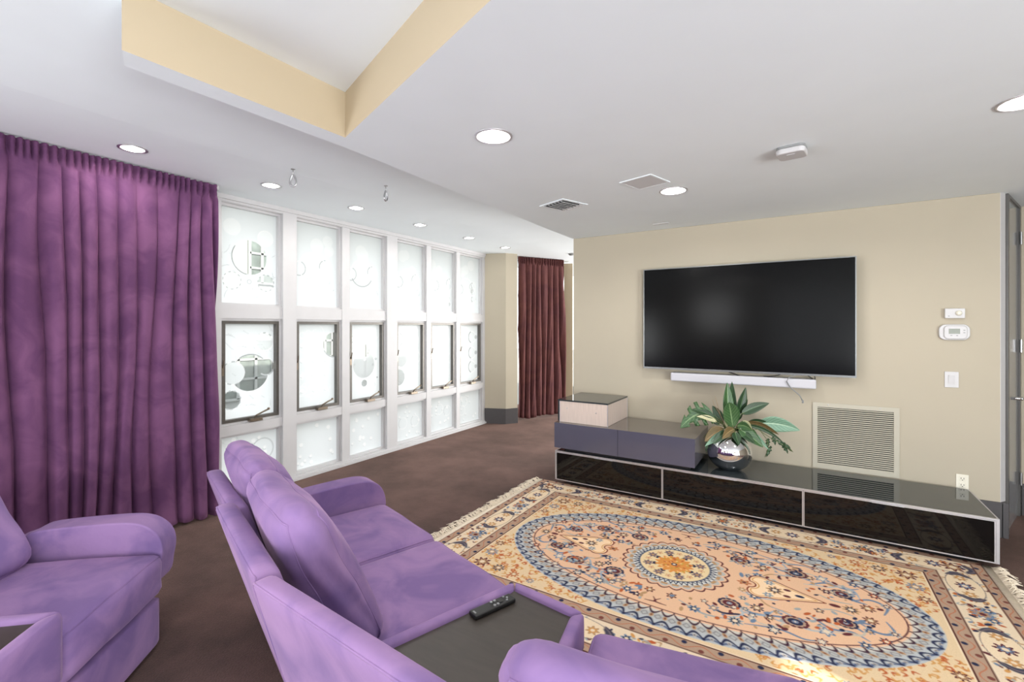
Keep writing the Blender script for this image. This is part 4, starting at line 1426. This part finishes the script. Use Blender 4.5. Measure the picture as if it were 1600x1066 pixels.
# pale wood box on the drawer unit
wx0, wx1, wy0, wy1, wz0, wz1 = -1.985, -1.508, 4.045, 4.60, 0.5925, 0.806
wb = thing('storage_box', 'pale wood box with dark glass lid on the end of the grey drawer unit', 'box', ((wx0 + wx1) / 2, 4.3, wz0))
MB().box((wx0, wy0, wz0), (wx1, wy1, wz1 - 0.014)).build('body', M_palewood, wb, bevel=0.002)
MB().box((wx0 - 0.022, wy0 - 0.004, wz1 - 0.014), (wx1 + 0.004, wy1, wz1)).build('glass_lid', M_topglass, wb)
MB().box((wx0 - 0.020, wy0 - 0.002, wz0 + 0.008), (wx0 - 0.006, wy1, wz1 - 0.016)).build('end_panel', M_topglass, wb)
for x in (wx0 + 0.075, wx1 - 0.11):
    MB().lathe([(0.006, 0), (0.006, 0.002), (0.0, 0.0025)], 12, M=Matrix.Translation((x, wy0, wz0 + 0.135 - (0.02 if x > -1.8 else 0))) @ Matrix.Rotation(PI / 2, 4, 'X')).build('screw_cap', M_steel, wb)
for x, y in ((wx0, wy0 - 0.003), (wx1 + 0.001, wy0 - 0.003), (wx1 + 0.001, wy1 - 0.004)):
    MB().box((x - 0.003, y, wz0), (x + 0.003, y + 0.006, wz1 - 0.014)).build('edge_trim', M_alu, wb)

# ------------------------------------------------------------------ television, soundbar, cables
tv = thing('television', 'large flat black television mounted on the beige wall', 'television', (-0.49, 4.62, 1.1))
tx0, tx1, tz0, tz1, ty = -1.335, 0.351, 1.10, 2.06, 4.58
MB().box((tx0, ty + 0.002, tz0), (tx1, ty + 0.03, tz1)).build('housing', M_plastic_b, tv, bevel=0.003)
MB().box((tx0 + 0.3, ty + 0.03, tz0 + 0.25), (tx1 - 0.3, YT - 0.001, tz1 - 0.25)).build('wall_mount', M_dark, tv)
b = MB()
w = 0.006
rim(b, 'y', tx0 - 0.002, tx1 + 0.002, tz0 - 0.005, tz1 + 0.002, ty - 0.003, ty + 0.0015, w + 0.002, w + 0.002, 0.017, w + 0.002)
b.build('bezel', M_bezel, tv)
MB().box((tx0 + w, ty - 0.001, tz0 + 0.012), (tx1 - w, ty + 0.002, tz1 - w)).build('screen', M_screen, tv)

sb = thing('soundbar', 'slim white soundbar on the wall beneath the television', 'soundbar', (-0.5, 4.62, 0.985))
MB().box((-1.078, 4.57, 0.987), (0.086, 4.665, 1.066)).build('body', M_fabric_w, sb, bevel=0.012)
for x in (-0.72, -0.2):
    MB().box((x, 4.655, 0.99), (x + 0.06, YT, 1.05)).build('wall_bracket', M_plastic_g, sb)
b = MB()
b.tube([(-0.585, 4.60, 1.10), (-0.55, 4.60, 1.088), (-0.50, 4.612, 1.068), (-0.49, 4.63, 1.066)], 0.005, 8)
o = b.build('power_cable', M_plastic_b, smooth=True)
tag(o, 'short black cable from television to the middle of the soundbar', 'cable')
b = MB()
b.tube([(-0.16, 4.60, 1.10), (-0.19, 4.602, 1.085), (-0.26, 4.615, 1.070), (-0.30, 4.63, 1.0675)], 0.004, 8)
o = b.build('signal_cable', M_plastic_b, smooth=True)
tag(o, 'thin black cable curving onto the soundbar left of the hanging cable', 'cable')
o['label'] = 'thin black cable curving onto the soundbar beside the hanging cable'
b = MB()
b.tube([(0.0, 4.60, 1.10), (-0.05, 4.585, 1.10), (-0.108, 4.558, 1.075), (-0.125, 4.553, 1.04), (-0.098, 4.556, 0.995), (-0.03, 4.56, 0.93), (-0.012, 4.56, 0.89)], 0.0045, 8)
b.lathe([(0.006, -0.012), (0.008, 0.0), (0.006, 0.014)], 10, M=Matrix.Translation((-0.008, 4.56, 0.88)))
o = b.build('hanging_cable', M_plastic_g, smooth=True)
tag(o, 'loose grey cable looping down in front of the soundbar', 'cable')
b = MB()
b.tube([(0.02, 4.605, 1.10), (0.04, 4.61, 1.085), (0.06, 4.625, 1.068)], 0.004, 8)
b.tube([(0.075, 4.61, 1.10), (0.078, 4.62, 1.068)], 0.0035, 8)
o = b.build('power_cable', M_plastic_b, smooth=True)
tag(o, 'dark cable dropping from television to the grille end of the soundbar', 'cable')

# ------------------------------------------------------------------ wall fittings
gr = thing('return_air_grille', 'large cream louvred air grille low in the beige wall', 'grille', (0.345, YT, 0.3))
b = MB()
gx0, gx1, gz0, gz1 = 0.062, 0.628, 0.325, 0.870
rim(b, 'y', gx0, gx1, gz0, gz1, YT - 0.012, YT, 0.034, 0.034, 0.036, 0.036)
b.build('grille_frame', M_grille, gr)
MB().box((gx0 + 0.03, YT - 0.0015, gz0 + 0.03), (gx1 - 0.03, YT + 0.004, gz1 - 0.03)).build('backing', M_dark, gr)
ns = 30
for k in range(ns):
    z = gz0 + 0.04 + (gz1 - gz0 - 0.085) * k / (ns - 1)
    MB().add([(gx0 + 0.034, YT - 0.011, z - 0.003), (gx1 - 0.034, YT - 0.011, z - 0.003), (gx1 - 0.034, YT - 0.004, z + 0.0035), (gx0 + 0.034, YT - 0.004, z + 0.0035),
              (gx0 + 0.034, YT - 0.011, z - 0.0045), (gx1 - 0.034, YT - 0.011, z - 0.0045), (gx1 - 0.034, YT - 0.004, z + 0.002), (gx0 + 0.034, YT - 0.004, z + 0.002)],
             [(0, 1, 2, 3), (7, 6, 5, 4), (0, 4, 5, 1), (3, 2, 6, 7), (0, 3, 7, 4), (1, 5, 6, 2)]).build('slat', M_grille, gr)
for x in (0.17, 0.51):
    MB().lathe([(0.005, 0), (0.004, 0.002), (0, 0.0025)], 10, M=Matrix.Translation((x, YT - 0.012, gz1 - 0.015)) @ Matrix.Rotation(PI / 2, 4, 'X')).build('screw', M_steel, gr)

ol = thing('wall_outlet', 'ivory double power outlet just above the cabinet end', 'outlet', (0.985, YT, 0.35))
MB().box((0.952, YT - 0.006, 0.305), (1.022, YT, 0.415)).build('plate', M_plastic_i, ol, bevel=0.003)
for z in (0.385, 0.338):
    s = MB().box((0.970, YT - 0.009, z - 0.016), (1.004, YT - 0.005, z + 0.016)).build('socket', M_plastic_i, ol, bevel=0.003)
    m = MB()
    m.box((0.978, YT - 0.0095, z - 0.004), (0.981, YT - 0.0088, z + 0.008)).box((0.993, YT - 0.0095, z - 0.004), (0.996, YT - 0.0088, z + 0.008)).box((0.984, YT - 0.0095, z - 0.012), (0.990, YT - 0.0088, z - 0.007))
    m.build('slot', M_dark, s)
sw = thing('light_switch', 'white rocker light switch on the beige wall above the outlet', 'switch', (0.928, YT, 1.11))
MB().box((0.889, YT - 0.007, 1.050), (0.968, YT, 1.168)).build('plate', M_plastic_w, sw, bevel=0.003)
MB().add([(0.911, YT - 0.007, 1.076), (0.946, YT - 0.007, 1.076), (0.946, YT - 0.007, 1.143), (0.911, YT - 0.007, 1.143),
          (0.911, YT - 0.009, 1.076), (0.946, YT - 0.009, 1.076), (0.946, YT - 0.014, 1.143), (0.911, YT - 0.014, 1.143)],
         [(4, 5, 6, 7), (0, 1, 5, 4), (1, 2, 6, 5), (2, 3, 7, 6), (3, 0, 4, 7)]).build('rocker', M_plastic_w, sw)
def rrect(w, h, r, n=6):
    P = []
    for cx, cy, a0 in ((w - r, h - r, 0), (-w + r, h - r, PI / 2), (-w + r, -h + r, PI), (w - r, -h + r, 1.5 * PI)):
        for k in range(n + 1):
            a = a0 + PI / 2 * k / n
            P.append((cx + r * math.cos(a), cy + r * math.sin(a)))
    return P
WALLM = lambda x, z: Matrix.Translation((x, YT, z)) @ Matrix.Rotation(PI / 2, 4, 'X')
th = thing('digital_thermostat', 'white oval-ended digital thermostat with grey display on the beige wall', 'thermostat', (0.94, YT, 1.46))
MB().prism(rrect(0.086, 0.058, 0.04), 0, 0.022, M=WALLM(0.941, 1.461)).build('back_plate', M_plastic_w, th, bevel=0.006)
MB().prism(rrect(0.064, 0.050, 0.026), 0.02, 0.034, M=WALLM(0.945, 1.461)).build('cover', M_plastic_w, th, bevel=0.006)
MB().prism(rrect(0.031, 0.019, 0.002), 0.033, 0.0348, M=WALLM(0.938, 1.468)).build('display', M_lcd, th)
for x, z in ((0.992, 1.476), (0.992, 1.458), (0.921, 1.437), (0.953, 1.437)):
    MB().prism(rrect(0.006, 0.003, 0.003), 0.033, 0.0355, M=WALLM(x, z)).build('button', M_plastic_g, th)
dt = thing('dial_control', 'small white wall box with an ivory dial above the digital thermostat', 'control', (0.94, YT, 1.6))
MB().prism(rrect(0.055, 0.036, 0.004), 0, 0.032, M=WALLM(0.942, 1.600)).build('body', M_plastic_w, dt, bevel=0.003)
MB().lathe([(0.019, 0.03), (0.019, 0.036), (0.013, 0.05), (0.0, 0.051)], 24, M=WALLM(0.962, 1.601)).build('dial', M_plastic_i, dt, smooth=True)
MB().prism(rrect(0.004, 0.003, 0.001), 0.031, 0.0335, M=WALLM(0.908, 1.58)).build('indicator', M_plastic_g, dt)

# ------------------------------------------------------------------ ceiling fittings
def downlight(x, y, z, r, depth, label, grp, power, ribs):
    t = thing('recessed_light', label, 'ceiling light', (x, y, z), grp)
    T = Matrix.Translation((x, y, z))
    MB().lathe([(r - 0.004, 0.002), (r - 0.004, -0.004), (r + 0.004, -0.006), (r + 0.012, -0.004), (r + 0.013, 0.0005), (r - 0.004, 0.002)], 40, M=T, cap=False).build('trim_ring', M_steel if not ribs else M_alu, t, smooth=True)
    n = 40
    V = []
    prof = [(r - 0.002, 0.0), (r - 0.008, depth * 0.4), (r * 0.72, depth)]
    for k in range(n):
        a = 2 * PI * k / n
        for rr, zz in prof:
            q = rr * (1 - (0.03 if (ribs and k % 2) else 0))
            V.append((x + q * math.cos(a), y + q * math.sin(a), z + zz))
    F = []
    for k in range(n):
        k2 = (k + 1) % n
        for j in range(2):
            F.append((k * 3 + j, k * 3 + j + 1, k2 * 3 + j + 1, k2 * 3 + j))
    V.append((x, y, z + depth))
    for k in range(n):
        F.append((k * 3 + 2, len(V) - 1, ((k + 1) % n) * 3 + 2))
    obj('reflector', V, F, M_reflector, t)
    MB().lathe([(0.0, depth - 0.055), (r * 0.5, depth - 0.045), (r * 0.6, depth - 0.02), (r * 0.4, depth - 0.002)], 20, M=T).build('bulb', M_bulb, t, smooth=True)
    lamp('downlight', 'POINT', (x, y, z + 0.022), power, (1.0, 0.96, 0.91), shadow_soft_size=0.02)
LL = ['round recessed ceiling light nearest the raised recess corner', 'round recessed ceiling light beside the square ceiling speaker', 'largest round recessed ceiling light, at the edge of the picture by the smoke detector']
for (x, y), lb in zip(LIGHTS_LOW, LL):
    downlight(x, y, ZL, R_LOW, 0.11, lb, 'recessed lights in the lowered ceiling', 28, True)
LH = ['small recessed ceiling light above the plum curtain', 'small recessed ceiling light above the first upper pane, by the round ring hook', 'small recessed ceiling light above the second and third upper panes',
      'small recessed ceiling light above the fourth upper pane', 'small recessed ceiling light above the last upper panes', 'small recessed ceiling light above the beige corner pier']
for (x, y), lb, pw in zip(LIGHTS_HIGH, LH, (13, 11, 11, 9, 6, 2.5)):
    downlight(x, y, 2.64, R_HIGH, 0.09, lb, 'recessed lights along the window wall', pw, False)

sn = thing('ceiling_sensor', 'tiny grey round sensor in the raised ceiling near the television wall corner', 'sensor', (-3.08, 6.68, zhigh(-3.08, 0)))
MB().lathe([(0.0, -0.03), (0.03, -0.028), (0.045, -0.012), (0.05, 0.0)], 24, M=Matrix.Translation((-3.08, 6.68, zhigh(-3.08, 0)))).build('body', M_plastic_g, sn, smooth=True)

fl_ = thing('sofa_fill_light', 'unseen round fill light added above the sofa backs', 'ceiling light', (-0.95, -0.1, 2.69))
MB().lathe([(0.0, -0.03), (0.12, -0.03), (0.15, -0.02), (0.15, 0.0)], 40, M=Matrix.Translation((-0.95, -0.1, 2.69))).build('housing', M_plastic_w, fl_, smooth=True)  # added out of view to light the upholstery from above
MB().lathe([(0.0, -0.034), (0.11, -0.033), (0.12, -0.03)], 40, M=Matrix.Translation((-0.95, -0.1, 2.69))).build('diffuser', M_bulb, fl_, smooth=True)
lamp('sofa_fill_lamp', 'AREA', (-0.95, -0.1, 2.65), 16, (1.0, 0.93, 0.90), look=(-0.95, -0.1, 0), shape='DISK', size=0.22)  # lamp of the added sofa fill

def hook(x, y, z, ang, label):
    t = thing('ceiling_hook', label, 'hook', (x, y, z), 'ring hooks hanging from the ceiling')
    T = Matrix.Translation((x, y, z))
    MB().lathe([(0.0, -0.006), (0.014, -0.005), (0.016, 0.0)], 16, M=T).build('ceiling_plate', M_steel, t, smooth=True)
    MB().tube([(x, y, z), (x, y, z - 0.045)], 0.004, 8).build('stem', M_steel, t, smooth=True)
    pts = []
    for k in range(24):
        a = 2 * PI * k / 24
        w = 0.027 * math.sin(a) * (0.75 + 0.25 * -math.cos(a))
        hh = -0.083 + 0.042 * math.cos(a)
        pts.append((x + w * math.cos(ang), y + w * math.sin(ang), z + hh))
    MB().tube(pts, 0.0065, 8, closed=True).build('ring', M_steel, t, smooth=True)
hook(-3.137, 2.029, zhigh(-3.137, 0), 0.7, 'steel ring hook hanging beside the first small ceiling lights')
hook(-2.897, 2.691, zhigh(-2.897, 0), 1.75, 'steel ring hook hanging over the second upper window, farther from the curtain')

# smoke detector
sd = thing('smoke_detector', 'white square smoke detector on the lowered ceiling', 'detector', (-0.05, 2.93, ZL))
a = math.radians(-8)
T = Matrix.Translation((-0.055, 2.925, ZL)) @ Matrix.Rotation(a, 4, 'Z') @ Matrix.Rotation(PI, 4, 'X')
MB().prism(rrect(0.066, 0.066, 0.03), 0, 0.012, M=T).build('base', M_plastic_g, sd)
MB().prism(rrect(0.068, 0.068, 0.03), 0.012, 0.042, M=T).build('cover', M_plastic_w, sd, bevel=0.008)
MB().prism(rrect(0.02, 0.006, 0.004), 0.040, 0.044, M=T @ Matrix.Translation((0, 0.03, 0))).build('test_button', M_plastic_w, sd)

# square in-ceiling speaker
M_speaker = mat('pale_grey_speaker_mesh', rgb(206, 206, 207), 0.8, vary=0.02, scale=200)
sp = thing('ceiling_speaker', 'pale square flush speaker grille in the lowered ceiling', 'speaker', (-0.90, 3.09, ZL))
T = Matrix.Translation((-0.895, 3.09, ZL)) @ Matrix.Rotation(math.radians(-16), 4, 'Z') @ Matrix.Rotation(PI, 4, 'X')
b = MB()
q = 0.118
b.box((-q, -q, 0), (-q + 0.012, q, 0.005), M=T).box((q - 0.012, -q, 0), (q, q, 0.005), M=T).box((-q + 0.012, -q, 0), (q - 0.012, -q + 0.012, 0.005), M=T).box((-q + 0.012, q - 0.012, 0), (q - 0.012, q, 0.005), M=T)
b.build('speaker_frame', M_ceil, sp)
MB().box((-q + 0.012, -q + 0.012, 0), (q - 0.012, q - 0.012, 0.004), M=T).build('mesh_grille', M_speaker, sp)
b = MB().box((-1.195, 4.395, ZL - 0.004), (-1.055, 4.425, ZL))
o = b.build('access_panel', M_speaker)
tag(o, 'small flush rectangular panel in the ceiling close above the television wall', 'panel')
o['label'] = 'small flush pale panel in the ceiling close to the television wall'

# ceiling air vent
cv = thing('ceiling_vent', 'white louvred air vent in the lowered ceiling by its edge over the windows', 'vent', (-1.61, 3.32, ZL))
T = Matrix.Translation((-1.605, 3.335, ZL)) @ Matrix.Rotation(math.radians(-21), 4, 'Z') @ Matrix.Rotation(PI, 4, 'X')
q = 0.135
b = MB()
b.box((-q, -q, 0), (-q + 0.022, q, 0.006), M=T).box((q - 0.022, -q, 0), (q, q, 0.006), M=T).box((-q + 0.022, -q, 0), (q - 0.022, -q + 0.022, 0.006), M=T).box((-q + 0.022, q - 0.022, 0), (q - 0.022, q, 0.006), M=T)
b.build('vent_frame', M_ceil, cv)
MB().box((-q + 0.02, -q + 0.02, -0.001), (q - 0.02, q - 0.02, 0.002), M=T).build('backing', M_dark, cv)
for k in range(6):
    x = -q + 0.045 + k * 0.036
    R_ = T @ Matrix.Translation((x, 0.0, 0.008)) @ Matrix.Rotation(math.radians(-38), 4, 'Y')
    MB().box((-0.014, -q + 0.065, -0.0012), (0.014, q - 0.022, 0.0012), M=R_).build('slat', M_plastic_w, cv)
for k in range(7):
    x = -q + 0.034 + k * 0.033
    R_ = T @ Matrix.Translation((x, -q + 0.043, 0.006)) @ Matrix.Rotation(math.radians(35), 4, 'Y')
    MB().box((-0.008, -0.018, -0.001), (0.008, 0.018, 0.001), M=R_).build('slat', M_plastic_w, cv)

# ------------------------------------------------------------------ vase and plant
VX, VY, VZ = -0.525, 4.255, 0.3225
vs = thing('vase', 'round mirror-polished silver vase on the black cabinet beside the grey drawers', 'vase', (VX, VY, VZ))
prof = [(0.0, 0.0), (0.075, 0.0), (0.082, 0.006)]
for k in range(1, 19):
    a = -1.02 + (2.22) * k / 18
    prof.append((0.172 * math.cos(a), 0.142 + 0.158 * math.sin(a)))
prof += [(0.058, 0.298), (0.058, 0.306), (0.052, 0.306), (0.052, 0.285), (0.06, 0.27), (0.0, 0.262)]
MB().lathe(prof, 64, M=Matrix.Translation((VX, VY, VZ))).build('body', M_chrome, vs, smooth=True)

def leaf_mat(name, c0, c1, vein, rough=0.35):
    m, nt, b, out = new_mat(name)
    N, L = nt.nodes, nt.links
    uv = N.new('ShaderNodeUVMap')
    uv.uv_map = 'leaf'
    sep = N.new('ShaderNodeSeparateXYZ')
    L.new(uv.outputs['UV'], sep.inputs[0])
    def math_(op, a, b_=None, c_=None):
        n = N.new('ShaderNodeMath')
        n.operation = op
        for i, x in enumerate((a, b_, c_)):
            if x is None:
                continue
            if isinstance(x, (int, float)):
                n.inputs[i].default_value = x
            else:
                L.new(x, n.inputs[i])
        return n.outputs[0]
    ax = math_('ABSOLUTE', math_('SUBTRACT', sep.outputs['X'], 0.5))
    mid = math_('LESS_THAN', ax, 0.035)
    ph = math_('FRACT', math_('ADD', math_('MULTIPLY', sep.outputs['Y'], 9.0), math_('MULTIPLY', ax, -5.0)))
    sv = math_('LESS_THAN', ph, 0.13)
    no = N.new('ShaderNodeTexNoise')
    no.inputs['Scale'].default_value = 18
    tc = N.new('ShaderNodeTexCoord')
    L.new(tc.outputs['Object'], no.inputs['Vector'])
    mx = N.new('ShaderNodeMix')
    mx.data_type = 'RGBA'
    mx.inputs['A'].default_value = c0
    mx.inputs['B'].default_value = c1
    L.new(no.outputs['Fac'], mx.inputs['Factor'])
    m2 = N.new('ShaderNodeMix')
    m2.data_type = 'RGBA'
    L.new(mx.outputs['Result'], m2.inputs['A'])
    m2.inputs['B'].default_value = vein
    L.new(math_('MAXIMUM', mid, math_('MULTIPLY', sv, 0.55)), m2.inputs['Factor'])
    L.new(m2.outputs['Result'], b.inputs['Base Color'])
    b.inputs['Roughness'].default_value = rough
    return m
M_leaf = leaf_mat('deep_green_leaf', rgb(38, 72, 40), rgb(66, 104, 58), rgb(120, 148, 104))
M_leafd = leaf_mat('dark_green_leaf', rgb(26, 52, 34), rgb(46, 76, 44), rgb(84, 112, 78))
M_leafp = leaf_mat('pale_bluish_leaf', rgb(96, 138, 116), rgb(128, 164, 138), rgb(176, 204, 178), 0.45)
M_leafc = leaf_mat('cream_green_leaf', rgb(168, 172, 128), rgb(206, 200, 160), rgb(226, 220, 190), 0.5)
M_leafb = leaf_mat('bronze_green_leaf', rgb(84, 78, 46), rgb(120, 98, 60), rgb(160, 134, 88), 0.5)
M_stem = mat('green_stem', rgb(92, 104, 60), 0.5, vary=0.15, scale=30)
M_twig = mat('dried_twig', rgb(168, 146, 118), 0.7, vary=0.15, scale=40)

plant = thing('artificial_plant', 'mixed green leaf arrangement standing in the round silver vase', 'plant', (VX, VY, VZ + 0.27))
# image-plane offsets from the mouth of the vase (u to the side, z up) plus depth, all in metres
SIDE = Vector((math.cos(math.radians(14)), math.sin(math.radians(14)), 0))
DEEP = Vector((-SIDE.y, SIDE.x, 0))
MOUTH = Vector((VX, VY, VZ + 0.29))
def pp(u, z, d=0.0):
    return MOUTH + SIDE * u + DEEP * d + Vector((0, 0, z))
def leaf(base, tip, w, m, droop=0.0, fold=0.25, roll=0.0, stem=True, shape=1.0, wav=0.0, holes=False, label=None):
    base, tip = Vector(base), Vector(tip)
    ax = tip - base
    Ln = ax.length
    d = ax.normalized()
    view = Vector((0.45, -0.88, 0.12)).normalized()
    side = d.cross(view)
    if side.length < 1e-3:
        side = d.cross(Vector((1, 0, 0)))
    side.normalize()
    nrm = side.cross(d).normalized()
    R = Matrix.Rotation(roll, 3, d)
    side, nrm = R @ side, R @ nrm
    nl, nw = 18, 8
    V, UV, F = [], [], []
    for i in range(nl + 1):
        t = i / nl
        prof = (math.sin(PI * min(1, t ** (0.75 * shape))) ** 0.85) if 0 < t < 1 else 0.0
        c = base + ax * t + Vector((0, 0, -droop * Ln * (t ** 2 - t) * -1.0)) if False else base + ax * t + Vector((0, 0, droop * Ln * (t - t * t) * 1.6))
        for j in range(nw + 1):
            s = j / nw * 2 - 1
            hw = w / 2 * prof
            if wav:
                hw *= 1 + wav * math.sin(t * 22 + (1.5 if s > 0 else 0))
            off = abs(s) * hw * fold
            p = c + side * s * hw + nrm * (off - 0.5 * hw * fold) + nrm * wav * 0.02 * math.sin(t * 18) * abs(s)
            V.append(p)
            UV.append((j / nw, t))
    for i in range(nl):
        for j in range(nw):
            if holes and 4 <= i <= 14 and j in (1, 6) and i % 4 in (0, 1):
                continue
            if holes and 3 <= i <= 15 and j in (0, 7) and i % 4 in (0, 1):
                continue
            k = i * (nw + 1) + j
            F.append((k, k + 1, k + nw + 2, k + nw + 1))
    o = obj('leaf', V, F, m, plant, smooth=True)
    uvl = o.data.uv_layers.new(name='leaf')
    for lp in o.data.loops:
        uvl.data[lp.index].uv = UV[lp.vertex_index]
    md = o.modifiers.new('thick', 'SOLIDIFY')
    md.thickness = 0.0015
    if stem:
        root = MOUTH + Vector((rnd.uniform(-0.02, 0.02), rnd.uniform(-0.02, 0.02), -0.02))
        mid = root.lerp(base, 0.55) + Vector((0, 0, 0.03))
        MB().tube([root, mid, base, base + ax * 0.1], 0.0035, 6).build('leaf_stalk', M_stem, o, smooth=True)
    if label:
        o['label'] = label
    return o
leaf(pp(0.0, 0.10, 0.03), pp(-0.012, 0.42, 0.05), 0.095, M_leaf, fold=0.3, roll=0.1)
leaf(pp(0.03, 0.10, 0.07), pp(0.03, 0.425, 0.09), 0.075, M_leafd, roll=-0.7)
leaf(pp(0.07, 0.13, 0.04), pp(0.13, 0.385, 0.05), 0.085, M_leafd, roll=0.2)
leaf(pp(0.02, 0.06, -0.05), pp(-0.02, 0.275, -0.11), 0.135, M_leaf, droop=0.35, fold=0.2)
leaf(pp(0.08, 0.13, 0.06), pp(0.15, 0.28, 0.08), 0.09, M_leafd, roll=0.9)
leaf(pp(0.09, 0.17, 0.0), pp(0.30, 0.265, 0.02), 0.08, M_leafd, roll=-0.15, droop=0.12)
leaf(pp(0.21, 0.09, 0.02), pp(0.515, 0.06, 0.0), 0.125, M_leafp, roll=0.2, droop=0.18, label='pale bluish leaf')
leaf(pp(-0.12, 0.15, -0.02), pp(-0.39, 0.03, -0.06), 0.21, M_leaf, roll=0.2, droop=0.5, holes=True, shape=0.9, fold=0.1)
leaf(pp(-0.12, 0.13, -0.04), pp(-0.30, 0.19, -0.03), 0.07, M_leafd, roll=0.5, droop=0.2)
leaf(pp(-0.10, 0.10, -0.05), pp(-0.26, 0.14, -0.07), 0.045, M_leafc, roll=0.4, droop=0.2, label='cream striped leaf')
leaf(pp(-0.05, 0.05, -0.06), pp(-0.20, -0.06, -0.09), 0.11, M_leafb, roll=0.1, droop=0.12, label='bronze-brown leaf')
leaf(pp(-0.03, 0.04, -0.07), pp(-0.20, -0.10, -0.10), 0.05, M_leafp, roll=0.3, droop=0.05)
leaf(pp(0.03, 0.05, -0.06), pp(-0.07, -0.02, -0.13), 0.08, M_leafb, droop=0.25, label='bronze-brown leaf')
leaf(pp(0.06, 0.06, -0.07), pp(0.235, -0.075, -0.09), 0.105, M_leaf, roll=-0.2, droop=0.15)
leaf(pp(0.05, 0.05, -0.02), pp(0.225, -0.03, 0.02), 0.1, M_leafd, roll=0.3, droop=0.2)
leaf(pp(0.05, 0.08, -0.06), pp(0.155, 0.055, -0.10), 0.08, M_leaf, roll=0.5, droop=0.35)
leaf(pp(0.09, 0.12, -0.05), pp(0.16, 0.05, -0.07), 0.045, M_leafc, roll=0.6, droop=0.3, label='cream striped leaf')
leaf(pp(-0.02, 0.04, -0.05), pp(-0.055, 0.20, -0.03), 0.035, M_leafc, roll=0.7, label='cream dried leaf')
leaf(pp(0.1, 0.10, -0.02), pp(0.36, 0.02, -0.02), 0.07, M_leafb, roll=0.8, droop=0.25, label='bronze-brown leaf')
leaf(pp(0.11, 0.08, -0.03), pp(0.40, -0.05, -0.03), 0.035, M_leafd, roll=0.4, droop=0.3)
leaf(pp(-0.08, 0.07, -0.03), pp(-0.2, 0.16, 0.0), 0.06, M_leafd, roll=-0.4, droop=0.25)
leaf(pp(0.13, 0.04, -0.02), pp(0.28, -0.10, -0.06), 0.04, M_leafp, roll=0.3, droop=0.2)
for (u0, z0, u1, z1) in ((0.28, -0.01, 0.27, -0.09), (0.31, 0.01, 0.33, -0.06), (0.33, -0.02, 0.455, -0.105), (0.36, -0.04, 0.44, -0.075), (0.30, -0.07, 0.265, -0.16), (0.38, -0.05, 0.42, -0.12), (-0.17, -0.04, -0.185, -0.16)):
    leaf(pp(u0, z0, -0.04), pp(u1, z1, -0.05), 0.028, M_leafd, roll=rnd.uniform(-.5, .5), droop=0.1, stem=False, wav=0.35)
leaf(pp(-0.02, 0.03, -0.07), pp(-0.14, -0.07, -0.13), 0.07, M_leafd, roll=0.3, droop=0.2)
leaf(pp(0.03, 0.03, -0.08), pp(0.05, -0.06, -0.15), 0.07, M_leafd, droop=0.25)
leaf(pp(0.07, 0.03, -0.06), pp(0.17, -0.04, -0.12), 0.06, M_leafd, roll=-0.3, droop=0.25)
leaf(pp(-0.05, 0.08, 0.0), pp(-0.13, 0.22, 0.03), 0.07, M_leafd, roll=-0.3, droop=0.15)
leaf(pp(0.05, 0.09, 0.08), pp(0.10, 0.25, 0.12), 0.1, M_leafd, roll=0.3)
leaf(pp(0.12, 0.08, -0.01), pp(0.27, 0.12, -0.02), 0.06, M_leafd, roll=0.5, droop=0.25)
b = MB()
b.tube([pp(0.08, 0.03, -0.03), pp(0.2, 0.06, -0.05), pp(0.29, 0.0, -0.04), pp(0.36, -0.04, -0.045), pp(0.45, -0.10, -0.05)], 0.0028, 6)
b.tube([pp(0.22, 0.05, -0.05), pp(0.27, -0.02, -0.045), pp(0.28, -0.08, -0.045), pp(0.255, -0.16, -0.05)], 0.0024, 6)
b.tube([pp(-0.05, 0.02, -0.05), pp(-0.18, -0.0, -0.06), pp(-0.205, -0.04, -0.05)], 0.0028, 6)
b.build('branch', M_stem, plant, smooth=True)
for (u1, z1, cz) in ((-0.10, 0.27, 0.02), (-0.085, 0.21, 0.03), (-0.12, 0.24, 0.05)):
    MB().tube([pp(0, -0.01), pp(-0.03, 0.06), pp(-0.07, 0.15), pp(u1, z1), pp(u1 - 0.012, z1 + 0.04)], [0.003, 0.003, 0.0025, 0.002, 0.001], 6).build('twig', M_twig, plant, smooth=True)
